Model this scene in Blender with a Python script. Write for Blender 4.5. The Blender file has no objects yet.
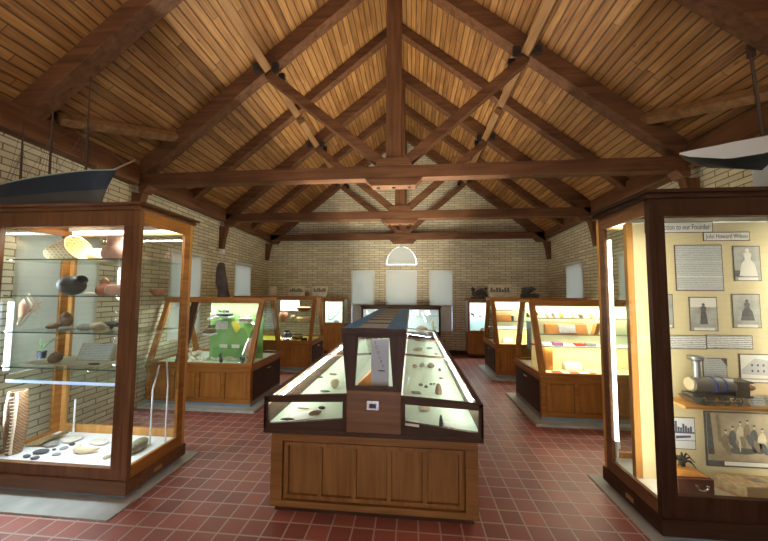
import bpy, bmesh, math, random
from mathutils import Vector, Matrix, geometry
random.seed(7)
S = bpy.context.scene
COL = S.collection
# ------------------------------------------------------------------ camera
F, CX, CY, H = 300.0, 384.0, 275.0, 1.65
yc = Vector((27.5, 18, F)).normalized()
xc = Vector((3449, 2, -300)); xc = (xc - yc * xc.dot(yc)).normalized()
zc = xc.cross(yc)
if zc.y > 0: zc = -zc
def w_of(v): return Vector((xc.dot(v), yc.dot(v), zc.dot(v)))
right, up, back = w_of(Vector((1, 0, 0))), -w_of(Vector((0, 1, 0))), -w_of(Vector((0, 0, 1)))
cam_data = bpy.data.cameras.new('camera'); cam = bpy.data.objects.new('camera', cam_data); COL.objects.link(cam)
cam.matrix_world = Matrix(((right.x, up.x, back.x, 0), (right.y, up.y, back.y, 0), (right.z, up.z, back.z, H), (0, 0, 0, 1)))
cam_data.sensor_width = 36; cam_data.lens = F / 768 * 36; cam_data.shift_y = 4.5 / 768; cam_data.clip_start = 0.05
S.camera = cam
def ray(px, py): return w_of(Vector((px - CX, py - CY, F)))
def at_y(px, py, Y):
    d = ray(px, py); t = Y / d.y; return Vector((0, 0, H)) + d * t
def at_z(px, py, z):
    d = ray(px, py); t = (z - H) / d.z; return Vector((0, 0, H)) + d * t
def xz(px, py, Y):
    p = at_y(px, py, Y); return p.x, p.z
# ------------------------------------------------------------------ view, world, lights
S.view_settings.view_transform = 'Standard'; S.view_settings.look = 'None'; S.view_settings.gamma = 1
S.view_settings.use_curve_mapping = False; S.view_settings.exposure = 1.15
S.cycles.max_bounces = 8; S.cycles.transparent_max_bounces = 32; S.cycles.use_denoising = True
S.cycles.sample_clamp_indirect = 4; S.cycles.caustics_reflective = False; S.cycles.caustics_refractive = False
wd = bpy.data.worlds.new('world'); S.world = wd; wd.use_nodes = True
wb = wd.node_tree.nodes['Background']; wb.inputs[0].default_value = (0.72, 0.84, 1.0, 1); wb.inputs[1].default_value = 3.4
def area(name, loc, size, power, color, rot=(0, 0, 0)):
    l = bpy.data.lights.new(name, 'AREA'); l.shape = 'RECTANGLE'; l.size, l.size_y = size; l.energy = power; l.color = color
    o = bpy.data.objects.new(name, l); o.location = loc; o.rotation_euler = rot; COL.objects.link(o); return o
# broad fill lamp, added behind the camera to brighten the room
area('rear_fill', (-0.3, -1.45, 1.3), (4.2, 2.2), 8, (1.0, 0.95, 0.88), (math.radians(90), 0, 0))
area('near_ceiling_fill', (-0.26, -1.2, 2.5), (5.0, .12), 62, (1.0, .88, .70), (math.radians(170), 0, 0))  # added unseen uplight that brightens the nearest part of the ceiling
# ------------------------------------------------------------------ materials
MATS = {}
def nodes_of(name):
    m = bpy.data.materials.new(name); m.use_nodes = True; nt = m.node_tree
    return m, nt, nt.nodes['Principled BSDF']
def plain(name, col, rough=0.6, metal=0.0, var=0.0, scale=12.0, bump=0.0, spec=0.5):
    if name in MATS: return MATS[name]
    m, nt, b = nodes_of(name)
    b.inputs['Roughness'].default_value = rough; b.inputs['Metallic'].default_value = metal
    b.inputs['Specular IOR Level'].default_value = spec
    tc = nt.nodes.new('ShaderNodeTexCoord'); n = nt.nodes.new('ShaderNodeTexNoise')
    n.inputs['Scale'].default_value = scale; n.inputs['Detail'].default_value = 4
    nt.links.new(tc.outputs['Object'], n.inputs['Vector'])
    r = nt.nodes.new('ShaderNodeMapRange'); r.inputs['From Min'].default_value = 0.3; r.inputs['From Max'].default_value = 0.7
    r.inputs['To Min'].default_value = 1 - var; r.inputs['To Max'].default_value = 1 + var
    nt.links.new(n.outputs['Fac'], r.inputs['Value'])
    mx = nt.nodes.new('ShaderNodeVectorMath'); mx.operation = 'SCALE'; mx.inputs[0].default_value = col
    nt.links.new(r.outputs[0], mx.inputs['Scale']); nt.links.new(mx.outputs[0], b.inputs['Base Color'])
    if bump:
        bp = nt.nodes.new('ShaderNodeBump'); bp.inputs['Strength'].default_value = bump; bp.inputs['Distance'].default_value = 0.01
        nt.links.new(n.outputs['Fac'], bp.inputs['Height']); nt.links.new(bp.outputs[0], b.inputs['Normal'])
    MATS[name] = m; return m
def wood(name, c1, c2, rough=0.45, axis='X', scale=1.0, knots=False):
    key = name + '_' + axis
    if key in MATS: return MATS[key]
    m, nt, b = nodes_of(key); b.inputs['Roughness'].default_value = rough; b.inputs['Specular IOR Level'].default_value = 0.25
    tc = nt.nodes.new('ShaderNodeTexCoord'); mp = nt.nodes.new('ShaderNodeMapping')
    a, l = 26 * scale, 1.6 * scale
    mp.inputs['Scale'].default_value = {'X': (l, a, a), 'Y': (a, l, a), 'Z': (a, a, l)}[axis]
    nt.links.new(tc.outputs['Object'], mp.inputs['Vector'])
    n = nt.nodes.new('ShaderNodeTexNoise'); n.inputs['Scale'].default_value = 1; n.inputs['Detail'].default_value = 6; n.inputs['Distortion'].default_value = 0.6
    nt.links.new(mp.outputs[0], n.inputs['Vector'])
    n2 = nt.nodes.new('ShaderNodeTexNoise'); n2.inputs['Scale'].default_value = 2.2; nt.links.new(tc.outputs['Object'], n2.inputs['Vector'])
    ad = nt.nodes.new('ShaderNodeMath'); ad.operation = 'MULTIPLY_ADD'; ad.inputs[1].default_value = 0.5
    nt.links.new(n2.outputs['Fac'], ad.inputs[0]); nt.links.new(n.outputs['Fac'], ad.inputs[2])
    cr = nt.nodes.new('ShaderNodeValToRGB'); cr.color_ramp.elements[0].position = 0.5; cr.color_ramp.elements[1].position = 0.98
    cr.color_ramp.elements[0].color = (*c1, 1); cr.color_ramp.elements[1].color = (*c2, 1)
    nt.links.new(ad.outputs[0], cr.inputs[0]); nt.links.new(cr.outputs[0], b.inputs['Base Color'])
    bp = nt.nodes.new('ShaderNodeBump'); bp.inputs['Strength'].default_value = 0.15; bp.inputs['Distance'].default_value = 0.004
    nt.links.new(n.outputs['Fac'], bp.inputs['Height']); nt.links.new(bp.outputs[0], b.inputs['Normal'])
    MATS[key] = m; return m
def OAK(a='X'): return wood('oak', (0.22, 0.080, 0.016), (0.42, 0.175, 0.040), 0.4, a)
def ISL(a='X'): return wood('shaded_island_oak', (0.155, 0.060, 0.014), (0.28, 0.118, 0.030), 0.5, a)  # same wood as OAK, with the island's weaker light put into its colour
def GOLD(a='Z'): return wood('golden_oak', (0.42, 0.19, 0.05), (0.62, 0.32, 0.10), 0.4, a)
def DARKENED_OAK(a='X'): return wood('darkened_oak', (0.11, 0.046, 0.020), (0.21, 0.096, 0.042), 0.38, a)  # tall-case oak with shade put into its colour, reused for the lock panel
def DARK(a='X'): return wood('dark_wood', (0.034, 0.013, 0.006), (0.066, 0.026, 0.012), 0.55, a)
def BEAM(a='X'): return wood('beam', (0.068, 0.027, 0.012), (0.175, 0.077, 0.036), 0.6, a, 0.7)
def BEAML(a='X'): return wood('beam_light', (0.17, 0.085, 0.036), (0.33, 0.18, 0.08), 0.6, a, 0.7)
def glass_mat(name='glass', tint=(0.97, 0.99, 0.98), base=0.03, edge=0.55):
    if name in MATS: return MATS[name]
    m = bpy.data.materials.new(name); m.use_nodes = True; nt = m.node_tree; nt.nodes.clear()
    o = nt.nodes.new('ShaderNodeOutputMaterial'); mix = nt.nodes.new('ShaderNodeMixShader')
    t = nt.nodes.new('ShaderNodeBsdfTransparent'); t.inputs[0].default_value = (*tint, 1)
    g = nt.nodes.new('ShaderNodeBsdfGlossy'); g.inputs['Roughness'].default_value = 0.03
    lw = nt.nodes.new('ShaderNodeLayerWeight'); lw.inputs['Blend'].default_value = 0.25
    mr = nt.nodes.new('ShaderNodeMapRange'); mr.inputs['To Min'].default_value = base; mr.inputs['To Max'].default_value = edge
    pw = nt.nodes.new('ShaderNodeMath'); pw.operation = 'POWER'; pw.inputs[1].default_value = 2.5
    nt.links.new(lw.outputs['Facing'], pw.inputs[0]); nt.links.new(pw.outputs[0], mr.inputs['Value'])
    nt.links.new(mr.outputs[0], mix.inputs[0]); nt.links.new(t.outputs[0], mix.inputs[1]); nt.links.new(g.outputs[0], mix.inputs[2])
    nt.links.new(mix.outputs[0], o.inputs[0]); MATS[name] = m; return m
GLASS = glass_mat(); SHELFG = glass_mat('shelf_glass', (0.90, 0.96, 0.94), 0.05, 0.6)
EDGEG = plain('glass_edge', (0.10, 0.16, 0.15), 0.2)
def emit(name, col, st):
    if name in MATS: return MATS[name]
    m, nt, b = nodes_of(name); b.inputs['Base Color'].default_value = (*col, 1)
    b.inputs['Emission Color'].default_value = (*col, 1); b.inputs['Emission Strength'].default_value = st; MATS[name] = m; return m
def brick_mat():
    m, nt, b = nodes_of('tan_brick'); b.inputs['Roughness'].default_value = 0.85
    uv = nt.nodes.new('ShaderNodeUVMap'); br = nt.nodes.new('ShaderNodeTexBrick')
    br.inputs['Scale'].default_value = 1; br.inputs['Brick Width'].default_value = 0.30; br.inputs['Row Height'].default_value = 0.066
    br.inputs['Mortar Size'].default_value = 0.007; br.inputs['Mortar Smooth'].default_value = 0.3; br.inputs['Bias'].default_value = 0
    br.inputs['Color1'].default_value = (0.70, 0.63, 0.46, 1); br.inputs['Color2'].default_value = (0.53, 0.46, 0.325, 1)
    br.inputs['Mortar'].default_value = (0.20, 0.155, 0.11, 1)
    nt.links.new(uv.outputs[0], br.inputs['Vector'])
    n = nt.nodes.new('ShaderNodeTexNoise'); n.inputs['Scale'].default_value = 1.3; nt.links.new(uv.outputs[0], n.inputs['Vector'])
    mr = nt.nodes.new('ShaderNodeMapRange'); mr.inputs['To Min'].default_value = 0.78; mr.inputs['To Max'].default_value = 1.2
    nt.links.new(n.outputs['Fac'], mr.inputs['Value'])
    mx = nt.nodes.new('ShaderNodeVectorMath'); mx.operation = 'SCALE'
    nt.links.new(br.outputs['Color'], mx.inputs[0]); nt.links.new(mr.outputs[0], mx.inputs['Scale']); nt.links.new(mx.outputs[0], b.inputs['Base Color'])
    bp = nt.nodes.new('ShaderNodeBump'); bp.inputs['Strength'].default_value = 0.6; bp.inputs['Distance'].default_value = 0.01; bp.invert = True
    nt.links.new(br.outputs['Fac'], bp.inputs['Height']); nt.links.new(bp.outputs[0], b.inputs['Normal'])
    return m
def tile_mat():
    m, nt, b = nodes_of('quarry_tile'); b.inputs['Roughness'].default_value = 0.45
    uv = nt.nodes.new('ShaderNodeUVMap'); br = nt.nodes.new('ShaderNodeTexBrick'); br.offset = 0.0
    br.inputs['Scale'].default_value = 1; br.inputs['Brick Width'].default_value = 0.1526; br.inputs['Row Height'].default_value = 0.140
    br.inputs['Mortar Size'].default_value = 0.0065; br.inputs['Mortar Smooth'].default_value = 0.2
    br.inputs['Color1'].default_value = (0.34, 0.100, 0.070, 1); br.inputs['Color2'].default_value = (0.225, 0.066, 0.050, 1)
    br.inputs['Mortar'].default_value = (0.46, 0.32, 0.28, 1)
    nt.links.new(uv.outputs[0], br.inputs['Vector'])
    n = nt.nodes.new('ShaderNodeTexNoise'); n.inputs['Scale'].default_value = 0.9; n.inputs['Detail'].default_value = 5; nt.links.new(uv.outputs[0], n.inputs['Vector'])
    mr = nt.nodes.new('ShaderNodeMapRange'); mr.inputs['From Min'].default_value = .3; mr.inputs['From Max'].default_value = .7
    mr.inputs['To Min'].default_value = 0.8; mr.inputs['To Max'].default_value = 1.25
    nt.links.new(n.outputs['Fac'], mr.inputs['Value'])
    mx = nt.nodes.new('ShaderNodeVectorMath'); mx.operation = 'SCALE'
    nt.links.new(br.outputs['Color'], mx.inputs[0]); nt.links.new(mr.outputs[0], mx.inputs['Scale']); nt.links.new(mx.outputs[0], b.inputs['Base Color'])
    bp = nt.nodes.new('ShaderNodeBump'); bp.inputs['Strength'].default_value = 0.4; bp.inputs['Distance'].default_value = 0.004; bp.invert = True
    nt.links.new(br.outputs['Fac'], bp.inputs['Height']); nt.links.new(bp.outputs[0], b.inputs['Normal'])
    return m
def plank_mat():
    m, nt, b = nodes_of('pine_planks'); b.inputs['Roughness'].default_value = 0.55
    L = nt.links.new
    def M(op, a=None, bb=None, c=None):
        x = nt.nodes.new('ShaderNodeMath'); x.operation = op
        for i, v in enumerate((a, bb, c)):
            if v is None: continue
            if isinstance(v, (int, float)): x.inputs[i].default_value = v
            else: L(v, x.inputs[i])
        return x.outputs[0]
    uv = nt.nodes.new('ShaderNodeUVMap'); sp = nt.nodes.new('ShaderNodeSeparateXYZ'); L(uv.outputs[0], sp.inputs[0])
    W = 0.098
    u = M('DIVIDE', sp.outputs[0], W); iu = M('FLOOR', u); fu = M('FRACT', u)
    wn = nt.nodes.new('ShaderNodeTexWhiteNoise'); wn.noise_dimensions = '1D'; L(iu, wn.inputs['W'])
    v = M('MULTIPLY_ADD', wn.outputs['Value'], 7.0, M('DIVIDE', sp.outputs[1], 2.1)); iv = M('FLOOR', v); fv = M('FRACT', v)
    cb = nt.nodes.new('ShaderNodeCombineXYZ'); L(iu, cb.inputs[0]); L(iv, cb.inputs[1])
    w2 = nt.nodes.new('ShaderNodeTexWhiteNoise'); w2.noise_dimensions = '2D'; L(cb.outputs[0], w2.inputs['Vector'])
    cg = nt.nodes.new('ShaderNodeCombineXYZ'); L(M('MULTIPLY', sp.outputs[0], 40.0), cg.inputs[0]); L(M('MULTIPLY', sp.outputs[1], 2.2), cg.inputs[1]); L(M('MULTIPLY', w2.outputs['Value'], 50.0), cg.inputs[2])
    gr = nt.nodes.new('ShaderNodeTexNoise'); gr.inputs['Scale'].default_value = 1; gr.inputs['Detail'].default_value = 5; gr.inputs['Distortion'].default_value = 0.8; L(cg.outputs[0], gr.inputs['Vector'])
    ck = nt.nodes.new('ShaderNodeCombineXYZ'); L(M('MULTIPLY', sp.outputs[0], 9.0), ck.inputs[0]); L(M('MULTIPLY', sp.outputs[1], 3.5), ck.inputs[1])
    vo = nt.nodes.new('ShaderNodeTexVoronoi'); vo.inputs['Scale'].default_value = 1; L(ck.outputs[0], vo.inputs['Vector'])
    knot = M('SMOOTH_MIN', M('MULTIPLY', vo.outputs['Distance'], 8.0), 1.0, 0.1)
    lo_ = nt.nodes.new('ShaderNodeTexNoise'); lo_.inputs['Scale'].default_value = 1; lo_.inputs['Detail'].default_value = 3; cl_ = nt.nodes.new('ShaderNodeCombineXYZ'); L(M('MULTIPLY', sp.outputs[0], 11.0), cl_.inputs[0]); L(M('MULTIPLY', sp.outputs[1], 2.6), cl_.inputs[1]); L(cl_.outputs[0], lo_.inputs['Vector'])
    t = M('MULTIPLY_ADD', gr.outputs['Fac'], 0.75, M('MULTIPLY_ADD', w2.outputs['Value'], 0.26, M('MULTIPLY', lo_.outputs['Fac'], 0.36)))
    cr = nt.nodes.new('ShaderNodeValToRGB'); e = cr.color_ramp.elements
    e[0].position = 0.25; e[0].color = (0.060, 0.022, 0.008, 1); e[1].position = 1.0; e[1].color = (0.54, 0.28, 0.092, 1)
    k = e.new(0.62); k.color = (0.275, 0.122, 0.036, 1)
    L(t, cr.inputs[0])
    edge = M('MINIMUM', M('MULTIPLY', fu, 7.0), M('MULTIPLY', M('SUBTRACT', 1.0, fu), 7.0))
    edge2 = M('MULTIPLY', fv, 220.0)
    ed = M('MINIMUM', M('MINIMUM', edge, edge2), 1.0)
    fac = M('MULTIPLY', M('MULTIPLY_ADD', ed, 0.88, 0.12), M('MULTIPLY_ADD', knot, 0.75, 0.25))
    mx = nt.nodes.new('ShaderNodeVectorMath'); mx.operation = 'SCALE'; L(cr.outputs[0], mx.inputs[0]); L(fac, mx.inputs['Scale']); L(mx.outputs[0], b.inputs['Base Color'])
    bp = nt.nodes.new('ShaderNodeBump'); bp.inputs['Strength'].default_value = 0.5; bp.inputs['Distance'].default_value = 0.006; L(ed, bp.inputs['Height']); L(bp.outputs[0], b.inputs['Normal'])
    return m
def weave_mat(name, c1, c2, sc=60):
    if name in MATS: return MATS[name]
    m, nt, b = nodes_of(name); b.inputs['Roughness'].default_value = 0.8
    tc = nt.nodes.new('ShaderNodeTexCoord')
    w = nt.nodes.new('ShaderNodeTexWave'); w.inputs['Scale'].default_value = sc; w.inputs['Distortion'].default_value = 2.0; w.bands_direction = 'Z'
    w2 = nt.nodes.new('ShaderNodeTexWave'); w2.inputs['Scale'].default_value = sc; w2.inputs['Distortion'].default_value = 2.0; w2.bands_direction = 'DIAGONAL'
    nt.links.new(tc.outputs['Object'], w.inputs['Vector']); nt.links.new(tc.outputs['Object'], w2.inputs['Vector'])
    mu = nt.nodes.new('ShaderNodeMath'); mu.operation = 'MULTIPLY'; nt.links.new(w.outputs['Fac'], mu.inputs[0]); nt.links.new(w2.outputs['Fac'], mu.inputs[1])
    mx = nt.nodes.new('ShaderNodeMix'); mx.data_type = 'RGBA'; mx.inputs[6].default_value = (*c1, 1); mx.inputs[7].default_value = (*c2, 1)
    nt.links.new(mu.outputs[0], mx.inputs[0]); nt.links.new(mx.outputs[2], b.inputs['Base Color'])
    bp = nt.nodes.new('ShaderNodeBump'); bp.inputs['Strength'].default_value = 0.6; bp.inputs['Distance'].default_value = 0.004
    nt.links.new(mu.outputs[0], bp.inputs['Height']); nt.links.new(bp.outputs[0], b.inputs['Normal']); MATS[name] = m; return m
def text_mat(name, paper=(0.80, 0.80, 0.77), ink=(0.22, 0.22, 0.24), pitch=0.014, up_axis='Z'):
    """paper with fine grey lines of print"""
    if name in MATS: return MATS[name]
    m, nt, b = nodes_of(name); b.inputs['Roughness'].default_value = 0.7
    tc = nt.nodes.new('ShaderNodeTexCoord'); sp = nt.nodes.new('ShaderNodeSeparateXYZ'); nt.links.new(tc.outputs['Object'], sp.inputs[0])
    a = nt.nodes.new('ShaderNodeMath'); a.operation = 'DIVIDE'; a.inputs[1].default_value = pitch
    nt.links.new(sp.outputs['XYZ'.index(up_axis)], a.inputs[0])
    fr = nt.nodes.new('ShaderNodeMath'); fr.operation = 'FRACT'; nt.links.new(a.outputs[0], fr.inputs[0])
    g = nt.nodes.new('ShaderNodeMath'); g.operation = 'GREATER_THAN'; g.inputs[1].default_value = 0.5; nt.links.new(fr.outputs[0], g.inputs[0])
    n = nt.nodes.new('ShaderNodeTexNoise'); n.inputs['Scale'].default_value = 160; nt.links.new(tc.outputs['Object'], n.inputs['Vector'])
    g2 = nt.nodes.new('ShaderNodeMath'); g2.operation = 'GREATER_THAN'; g2.inputs[1].default_value = 0.44; nt.links.new(n.outputs['Fac'], g2.inputs[0])
    mu = nt.nodes.new('ShaderNodeMath'); mu.operation = 'MULTIPLY'; nt.links.new(g.outputs[0], mu.inputs[0]); nt.links.new(g2.outputs[0], mu.inputs[1])
    mx = nt.nodes.new('ShaderNodeMix'); mx.data_type = 'RGBA'; mx.inputs[6].default_value = (*paper, 1); mx.inputs[7].default_value = (*ink, 1)
    nt.links.new(mu.outputs[0], mx.inputs[0]); nt.links.new(mx.outputs[2], b.inputs['Base Color']); MATS[name] = m; return m
BRICK, TILE, PLANK = brick_mat(), tile_mat(), plank_mat()
CONC = plain('concrete', (0.44, 0.46, 0.44), 0.7, var=0.18, scale=5, bump=0.1)
KICK = plain('grey_blue_paint', (0.24, 0.30, 0.36), 0.5, var=0.1)
WHITE = plain('white_board', (0.78, 0.80, 0.80), 0.6)
MINT = plain('pale_mint_lining', (0.52, 0.62, 0.48), 0.6)
CREAM = plain('cream_panel', (0.70, 0.60, 0.36), 0.7, var=0.05, scale=3)
GREEN = plain('green_panel', (0.24, 0.46, 0.15), 0.7, var=0.06, scale=3)
BLACK = plain('black_iron', (0.015, 0.014, 0.014), 0.5)
CHROME = plain('chrome', (0.6, 0.6, 0.62), 0.25, 1.0)
BRASS = plain('brass', (0.55, 0.42, 0.2), 0.35, 1.0)
PAPER = plain('paper', (0.80, 0.79, 0.74), 0.7)
TUBE = emit('tube_light', (0.93, 1.0, 0.98), 5)
TUBEB = emit('tube_light_dim', (0.80, 0.93, 1.0), 2.5)
# ------------------------------------------------------------------ mesh building
class MB:
    def __init__(s): s.v, s.f, s.uv = [], [], {}
    def add(s, vs, fs):
        k = len(s.v); s.v += [Vector(v) for v in vs]; s.f += [tuple(i + k for i in f) for f in fs]; return s
    def box(s, a, b):
        (x0, y0, z0), (x1, y1, z1) = a, b
        x0, x1 = sorted((x0, x1)); y0, y1 = sorted((y0, y1)); z0, z1 = sorted((z0, z1))
        return s.add([(x0, y0, z0), (x1, y0, z0), (x1, y1, z0), (x0, y1, z0), (x0, y0, z1), (x1, y0, z1), (x1, y1, z1), (x0, y1, z1)],
                     [(0, 3, 2, 1), (4, 5, 6, 7), (0, 1, 5, 4), (1, 2, 6, 5), (2, 3, 7, 6), (3, 0, 4, 7)])
    def prism(s, poly, axis, a, b):
        """poly: 2d points; axis 'X': (y,z), 'Y': (x,z), 'Z': (x,y); extruded from a to b"""
        def P(p, t): return {'X': (t, p[0], p[1]), 'Y': (p[0], t, p[1]), 'Z': (p[0], p[1], t)}[axis]
        n = len(poly)
        return s.add([P(p, a) for p in poly] + [P(p, b) for p in poly],
                     [tuple(range(n))[::-1], tuple(range(n, 2 * n))] + [(i, (i + 1) % n, n + (i + 1) % n, n + i) for i in range(n)])
    def hull8(s, q0, q1):
        """two quads joined"""
        return s.add(list(q0) + list(q1), [(3, 2, 1, 0), (4, 5, 6, 7)] + [(i, (i + 1) % 4, 4 + (i + 1) % 4, 4 + i) for i in range(4)])
    def bar(s, p, q, w, h, upv=(0, 0, 1)):
        p, q = Vector(p), Vector(q); d = (q - p).normalized(); u = Vector(upv)
        if abs(d.dot(u)) > .98: u = Vector((0, 1, 0))
        sd = d.cross(u).normalized(); u = sd.cross(d)
        c = [(-1, -1), (1, -1), (1, 1), (-1, 1)]
        return s.hull8([p + sd * a * w / 2 + u * b * h / 2 for a, b in c], [q + sd * a * w / 2 + u * b * h / 2 for a, b in c])
    def tube(s, pts, r, n=8, closed=False):
        pts = [Vector(p) for p in pts]; rs = r if isinstance(r, (list, tuple)) else [r] * len(pts); k = len(s.v)
        for i, p in enumerate(pts):
            d = (pts[min(i + 1, len(pts) - 1)] - pts[max(i - 1, 0)]).normalized()
            a = Vector((0, 0, 1)) if abs(d.z) < .9 else Vector((1, 0, 0))
            x = d.cross(a).normalized(); y = d.cross(x)
            for j in range(n):
                t = 2 * math.pi * j / n; s.v.append(p + (x * math.cos(t) + y * math.sin(t)) * rs[i])
        for i in range(len(pts) - 1):
            for j in range(n):
                s.f.append((k + i * n + j, k + i * n + (j + 1) % n, k + (i + 1) * n + (j + 1) % n, k + (i + 1) * n + j))
        s.f.append(tuple(k + j for j in range(n))[::-1]); e = k + (len(pts) - 1) * n; s.f.append(tuple(e + j for j in range(n)))
        return s
    def lathe(s, prof, n=20, c=(0, 0, 0), sx=1, sy=1, M=None):
        """prof: (r,z) list; M optional matrix applied before the offset c"""
        k = len(s.v); M = M or Matrix.Identity(3); c = Vector(c)
        for r, z in prof:
            for j in range(n):
                t = 2 * math.pi * j / n; s.v.append(c + M @ Vector((r * sx * math.cos(t), r * sy * math.sin(t), z)))
        for i in range(len(prof) - 1):
            for j in range(n):
                s.f.append((k + i * n + j, k + i * n + (j + 1) % n, k + (i + 1) * n + (j + 1) % n, k + (i + 1) * n + j))
        s.f.append(tuple(k + j for j in range(n))[::-1]); e = k + (len(prof) - 1) * n; s.f.append(tuple(e + j for j in range(n)))
        return s
    def blob(s, c, r, seed=0, rough=0.15, M=None, flat=None, sub=3):
        """an irregular stone: r = (rx,ry,rz) about centre c"""
        bm = bmesh.new(); bmesh.ops.create_icosphere(bm, subdivisions=sub, radius=1)
        rnd = random.Random(seed); ph = [(rnd.uniform(0, 6), Vector((rnd.uniform(-2.5, 2.5), rnd.uniform(-2.5, 2.5), rnd.uniform(-2.5, 2.5)))) for _ in range(4)]
        M = M or Matrix.Identity(3); vs = []
        for v in bm.verts:
            k = 1 + rough * sum(math.sin(p + d.dot(v.co)) for p, d in ph) / 2
            q = Vector((v.co.x * r[0], v.co.y * r[1], v.co.z * r[2])) * k
            if flat is not None: q.z = max(q.z, -flat)
            vs.append(Vector(c) + M @ q)
        s.add(vs, [tuple(v.index for v in f.verts) for f in bm.faces]); bm.free(); return s
    def rot(s, M, c):
        c = Vector(c); s.v = [c + M @ (v - c) for v in s.v]; return s
    def build(s, name, mat, parent=None, bevel=0.0, smooth=False, origin=None, uvf=None):
        me = bpy.data.meshes.new(name)
        if parent is not None: og = Vector(parent['_o'])
        elif origin is not None: og = Vector(origin)
        else:
            xs, ys, zs = [v.x for v in s.v], [v.y for v in s.v], [v.z for v in s.v]
            og = Vector(((min(xs) + max(xs)) / 2, (min(ys) + max(ys)) / 2, min(zs)))
        me.from_pydata([v - og for v in s.v], [], s.f)
        bm = bmesh.new(); bm.from_mesh(me); bmesh.ops.recalc_face_normals(bm, faces=bm.faces); bm.to_mesh(me); bm.free()
        if uvf:
            ul = me.uv_layers.new(name='UVMap')
            for lp in me.loops:
                ul.data[lp.index].uv = uvf(me.vertices[lp.vertex_index].co + og)
        if smooth:
            for p in me.polygons: p.use_smooth = True
            try: me.set_sharp_from_angle(angle=math.radians(smooth if smooth > 1 else 45))
            except Exception: pass
        me.materials.append(mat)
        o = bpy.data.objects.new(name, me); COL.objects.link(o); o['_o'] = tuple(og)
        if parent is not None: o.parent = parent
        else: o.location = og
        if bevel:
            m = o.modifiers.new('bevel', 'BEVEL'); m.width = bevel; m.segments = 2; m.limit_method = 'ANGLE'
        return o
def tag(o, label, cat, group=None):
    o['label'] = label; o['category'] = cat
    if group: o['group'] = group
    return o
def thing(name, loc, label, cat, group=None):
    o = bpy.data.objects.new(name, None); COL.objects.link(o); o.location = loc; o['_o'] = tuple(loc); o.empty_display_size = 0.05
    return tag(o, label, cat, group)
def struct(o): o['kind'] = 'structure'; return o
def cast(text, size, mat, parent, M, name='lettering', fit=None):
    cu = bpy.data.curves.new(name, 'FONT'); cu.body = text; cu.size = size; cu.extrude = 0.0003; cu.align_x = 'CENTER'; cu.align_y = 'CENTER'; cu.resolution_u = 3
    tmp = bpy.data.objects.new(name, cu); COL.objects.link(tmp); bpy.context.view_layer.update()
    me = bpy.data.meshes.new_from_object(tmp.evaluated_get(bpy.context.evaluated_depsgraph_get())); bpy.data.objects.remove(tmp)
    xs = [v.co.x for v in me.vertices]; w = max(xs) - min(xs); k = min(1, fit / w) if fit else 1
    for v in me.vertices: v.co.x *= k
    me.materials.clear(); me.materials.append(mat); o = bpy.data.objects.new(name, me); COL.objects.link(o); o['_o'] = parent['_o']; o.parent = parent
    M = M.copy(); M.translation = M.translation - Vector(parent['_o']); o.matrix_local = M; return o
# ------------------------------------------------------------------ room shell
XC = -0.26; YB = 8.42; YF = -1.6; SL = 0.80; ZA = 6.30
def wrel(Y): return 3.92 - 0.06 * (8.4 - Y)
def roof(x): return ZA - SL * abs(x - XC)
fl = MB().box((XC - 4.6, YF, -0.12), (XC + 4.6, YB + 0.3, 0.0)).build('floor', TILE, uvf=lambda p: (p.x - 0.0475, p.y + 0.055)); struct(fl)
for sd, nm in ((-1, 'ceiling_left'), (1, 'ceiling_right')):
    poly = [(XC, ZA), (XC + sd * 4.2, ZA - SL * 4.2), (XC + sd * 4.2, ZA - SL * 4.2 + .06), (XC, ZA + .06)]
    struct(MB().prism(poly, 'Y', YF, YB + 0.3).build(nm, PLANK, uvf=lambda p, sd=sd: (abs(p.x - XC) * 1.28 + (13 if sd > 0 else 0), p.y)))
def wall_panel(name, outer, holes, fn, mat, uvf):
    """outer/holes in 2d; fn(u, v, depth) -> world point"""
    mb = MB(); loops = [outer] + holes; flat = [p for l in loops for p in l]; n = len(flat)
    tris = geometry.tessellate_polygon([[Vector((p[0], p[1], 0)) for p in l] for l in loops])
    mb.add([fn(u, v, 0) for u, v in flat] + [fn(u, v, .22) for u, v in flat], [tuple(t) for t in tris] + [tuple(i + n for i in t)[::-1] for t in tris])
    k = 0
    for l in loops:
        m = len(l)
        for i in range(m): mb.f.append((k + i, k + (i + 1) % m, n + k + (i + 1) % m, n + k + i))
        k += m
    return struct(mb.build(name, mat, uvf=uvf, origin=(0, 0, 0)))
def rect(a, b, c, d): return [(a, c), (b, c), (b, d), (a, d)]
XA = -0.283; arc_r = 0.44; arc_z = 2.44
arc = [(XA + arc_r * math.cos(t), arc_z + arc_r * 1.2 * math.sin(t)) for t in [math.pi * i / 24 for i in range(25)]]
far_win = [(-1.716, -1.042), (-.716, .153), (.485, 1.141)]
FZ0, FZ1 = 0.60, 2.29
wl, wr = XC - wrel(YB) - .2, XC + wrel(YB) + .2
wall_panel('wall_back', [(wl, 0), (wr, 0), (wr, roof(wr)), (XC, ZA), (wl, roof(wl))],
           [rect(a, b, FZ0, FZ1) for a, b in far_win] + [arc], lambda u, v, d: (u, YB + d, v), BRICK, lambda p: (p.x, p.z))
side_win = [(2.58, 3.37), (4.58, 5.38), (6.58, 7.36)]; SZ0, SZ1 = 0.85, 2.29
for sd, nm in ((-1, 'wall_left'), (1, 'wall_right')):
    wall_panel(nm, rect(YF, YB, 0, 3.12), [rect(a, b, SZ0, SZ1) for a, b in side_win],
               lambda u, v, d, sd=sd: (XC + sd * (wrel(u) + d), u, v + (0 if v < 3 else (8.4 - u) * .045)), BRICK, lambda p: (p.y, p.z))
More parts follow.
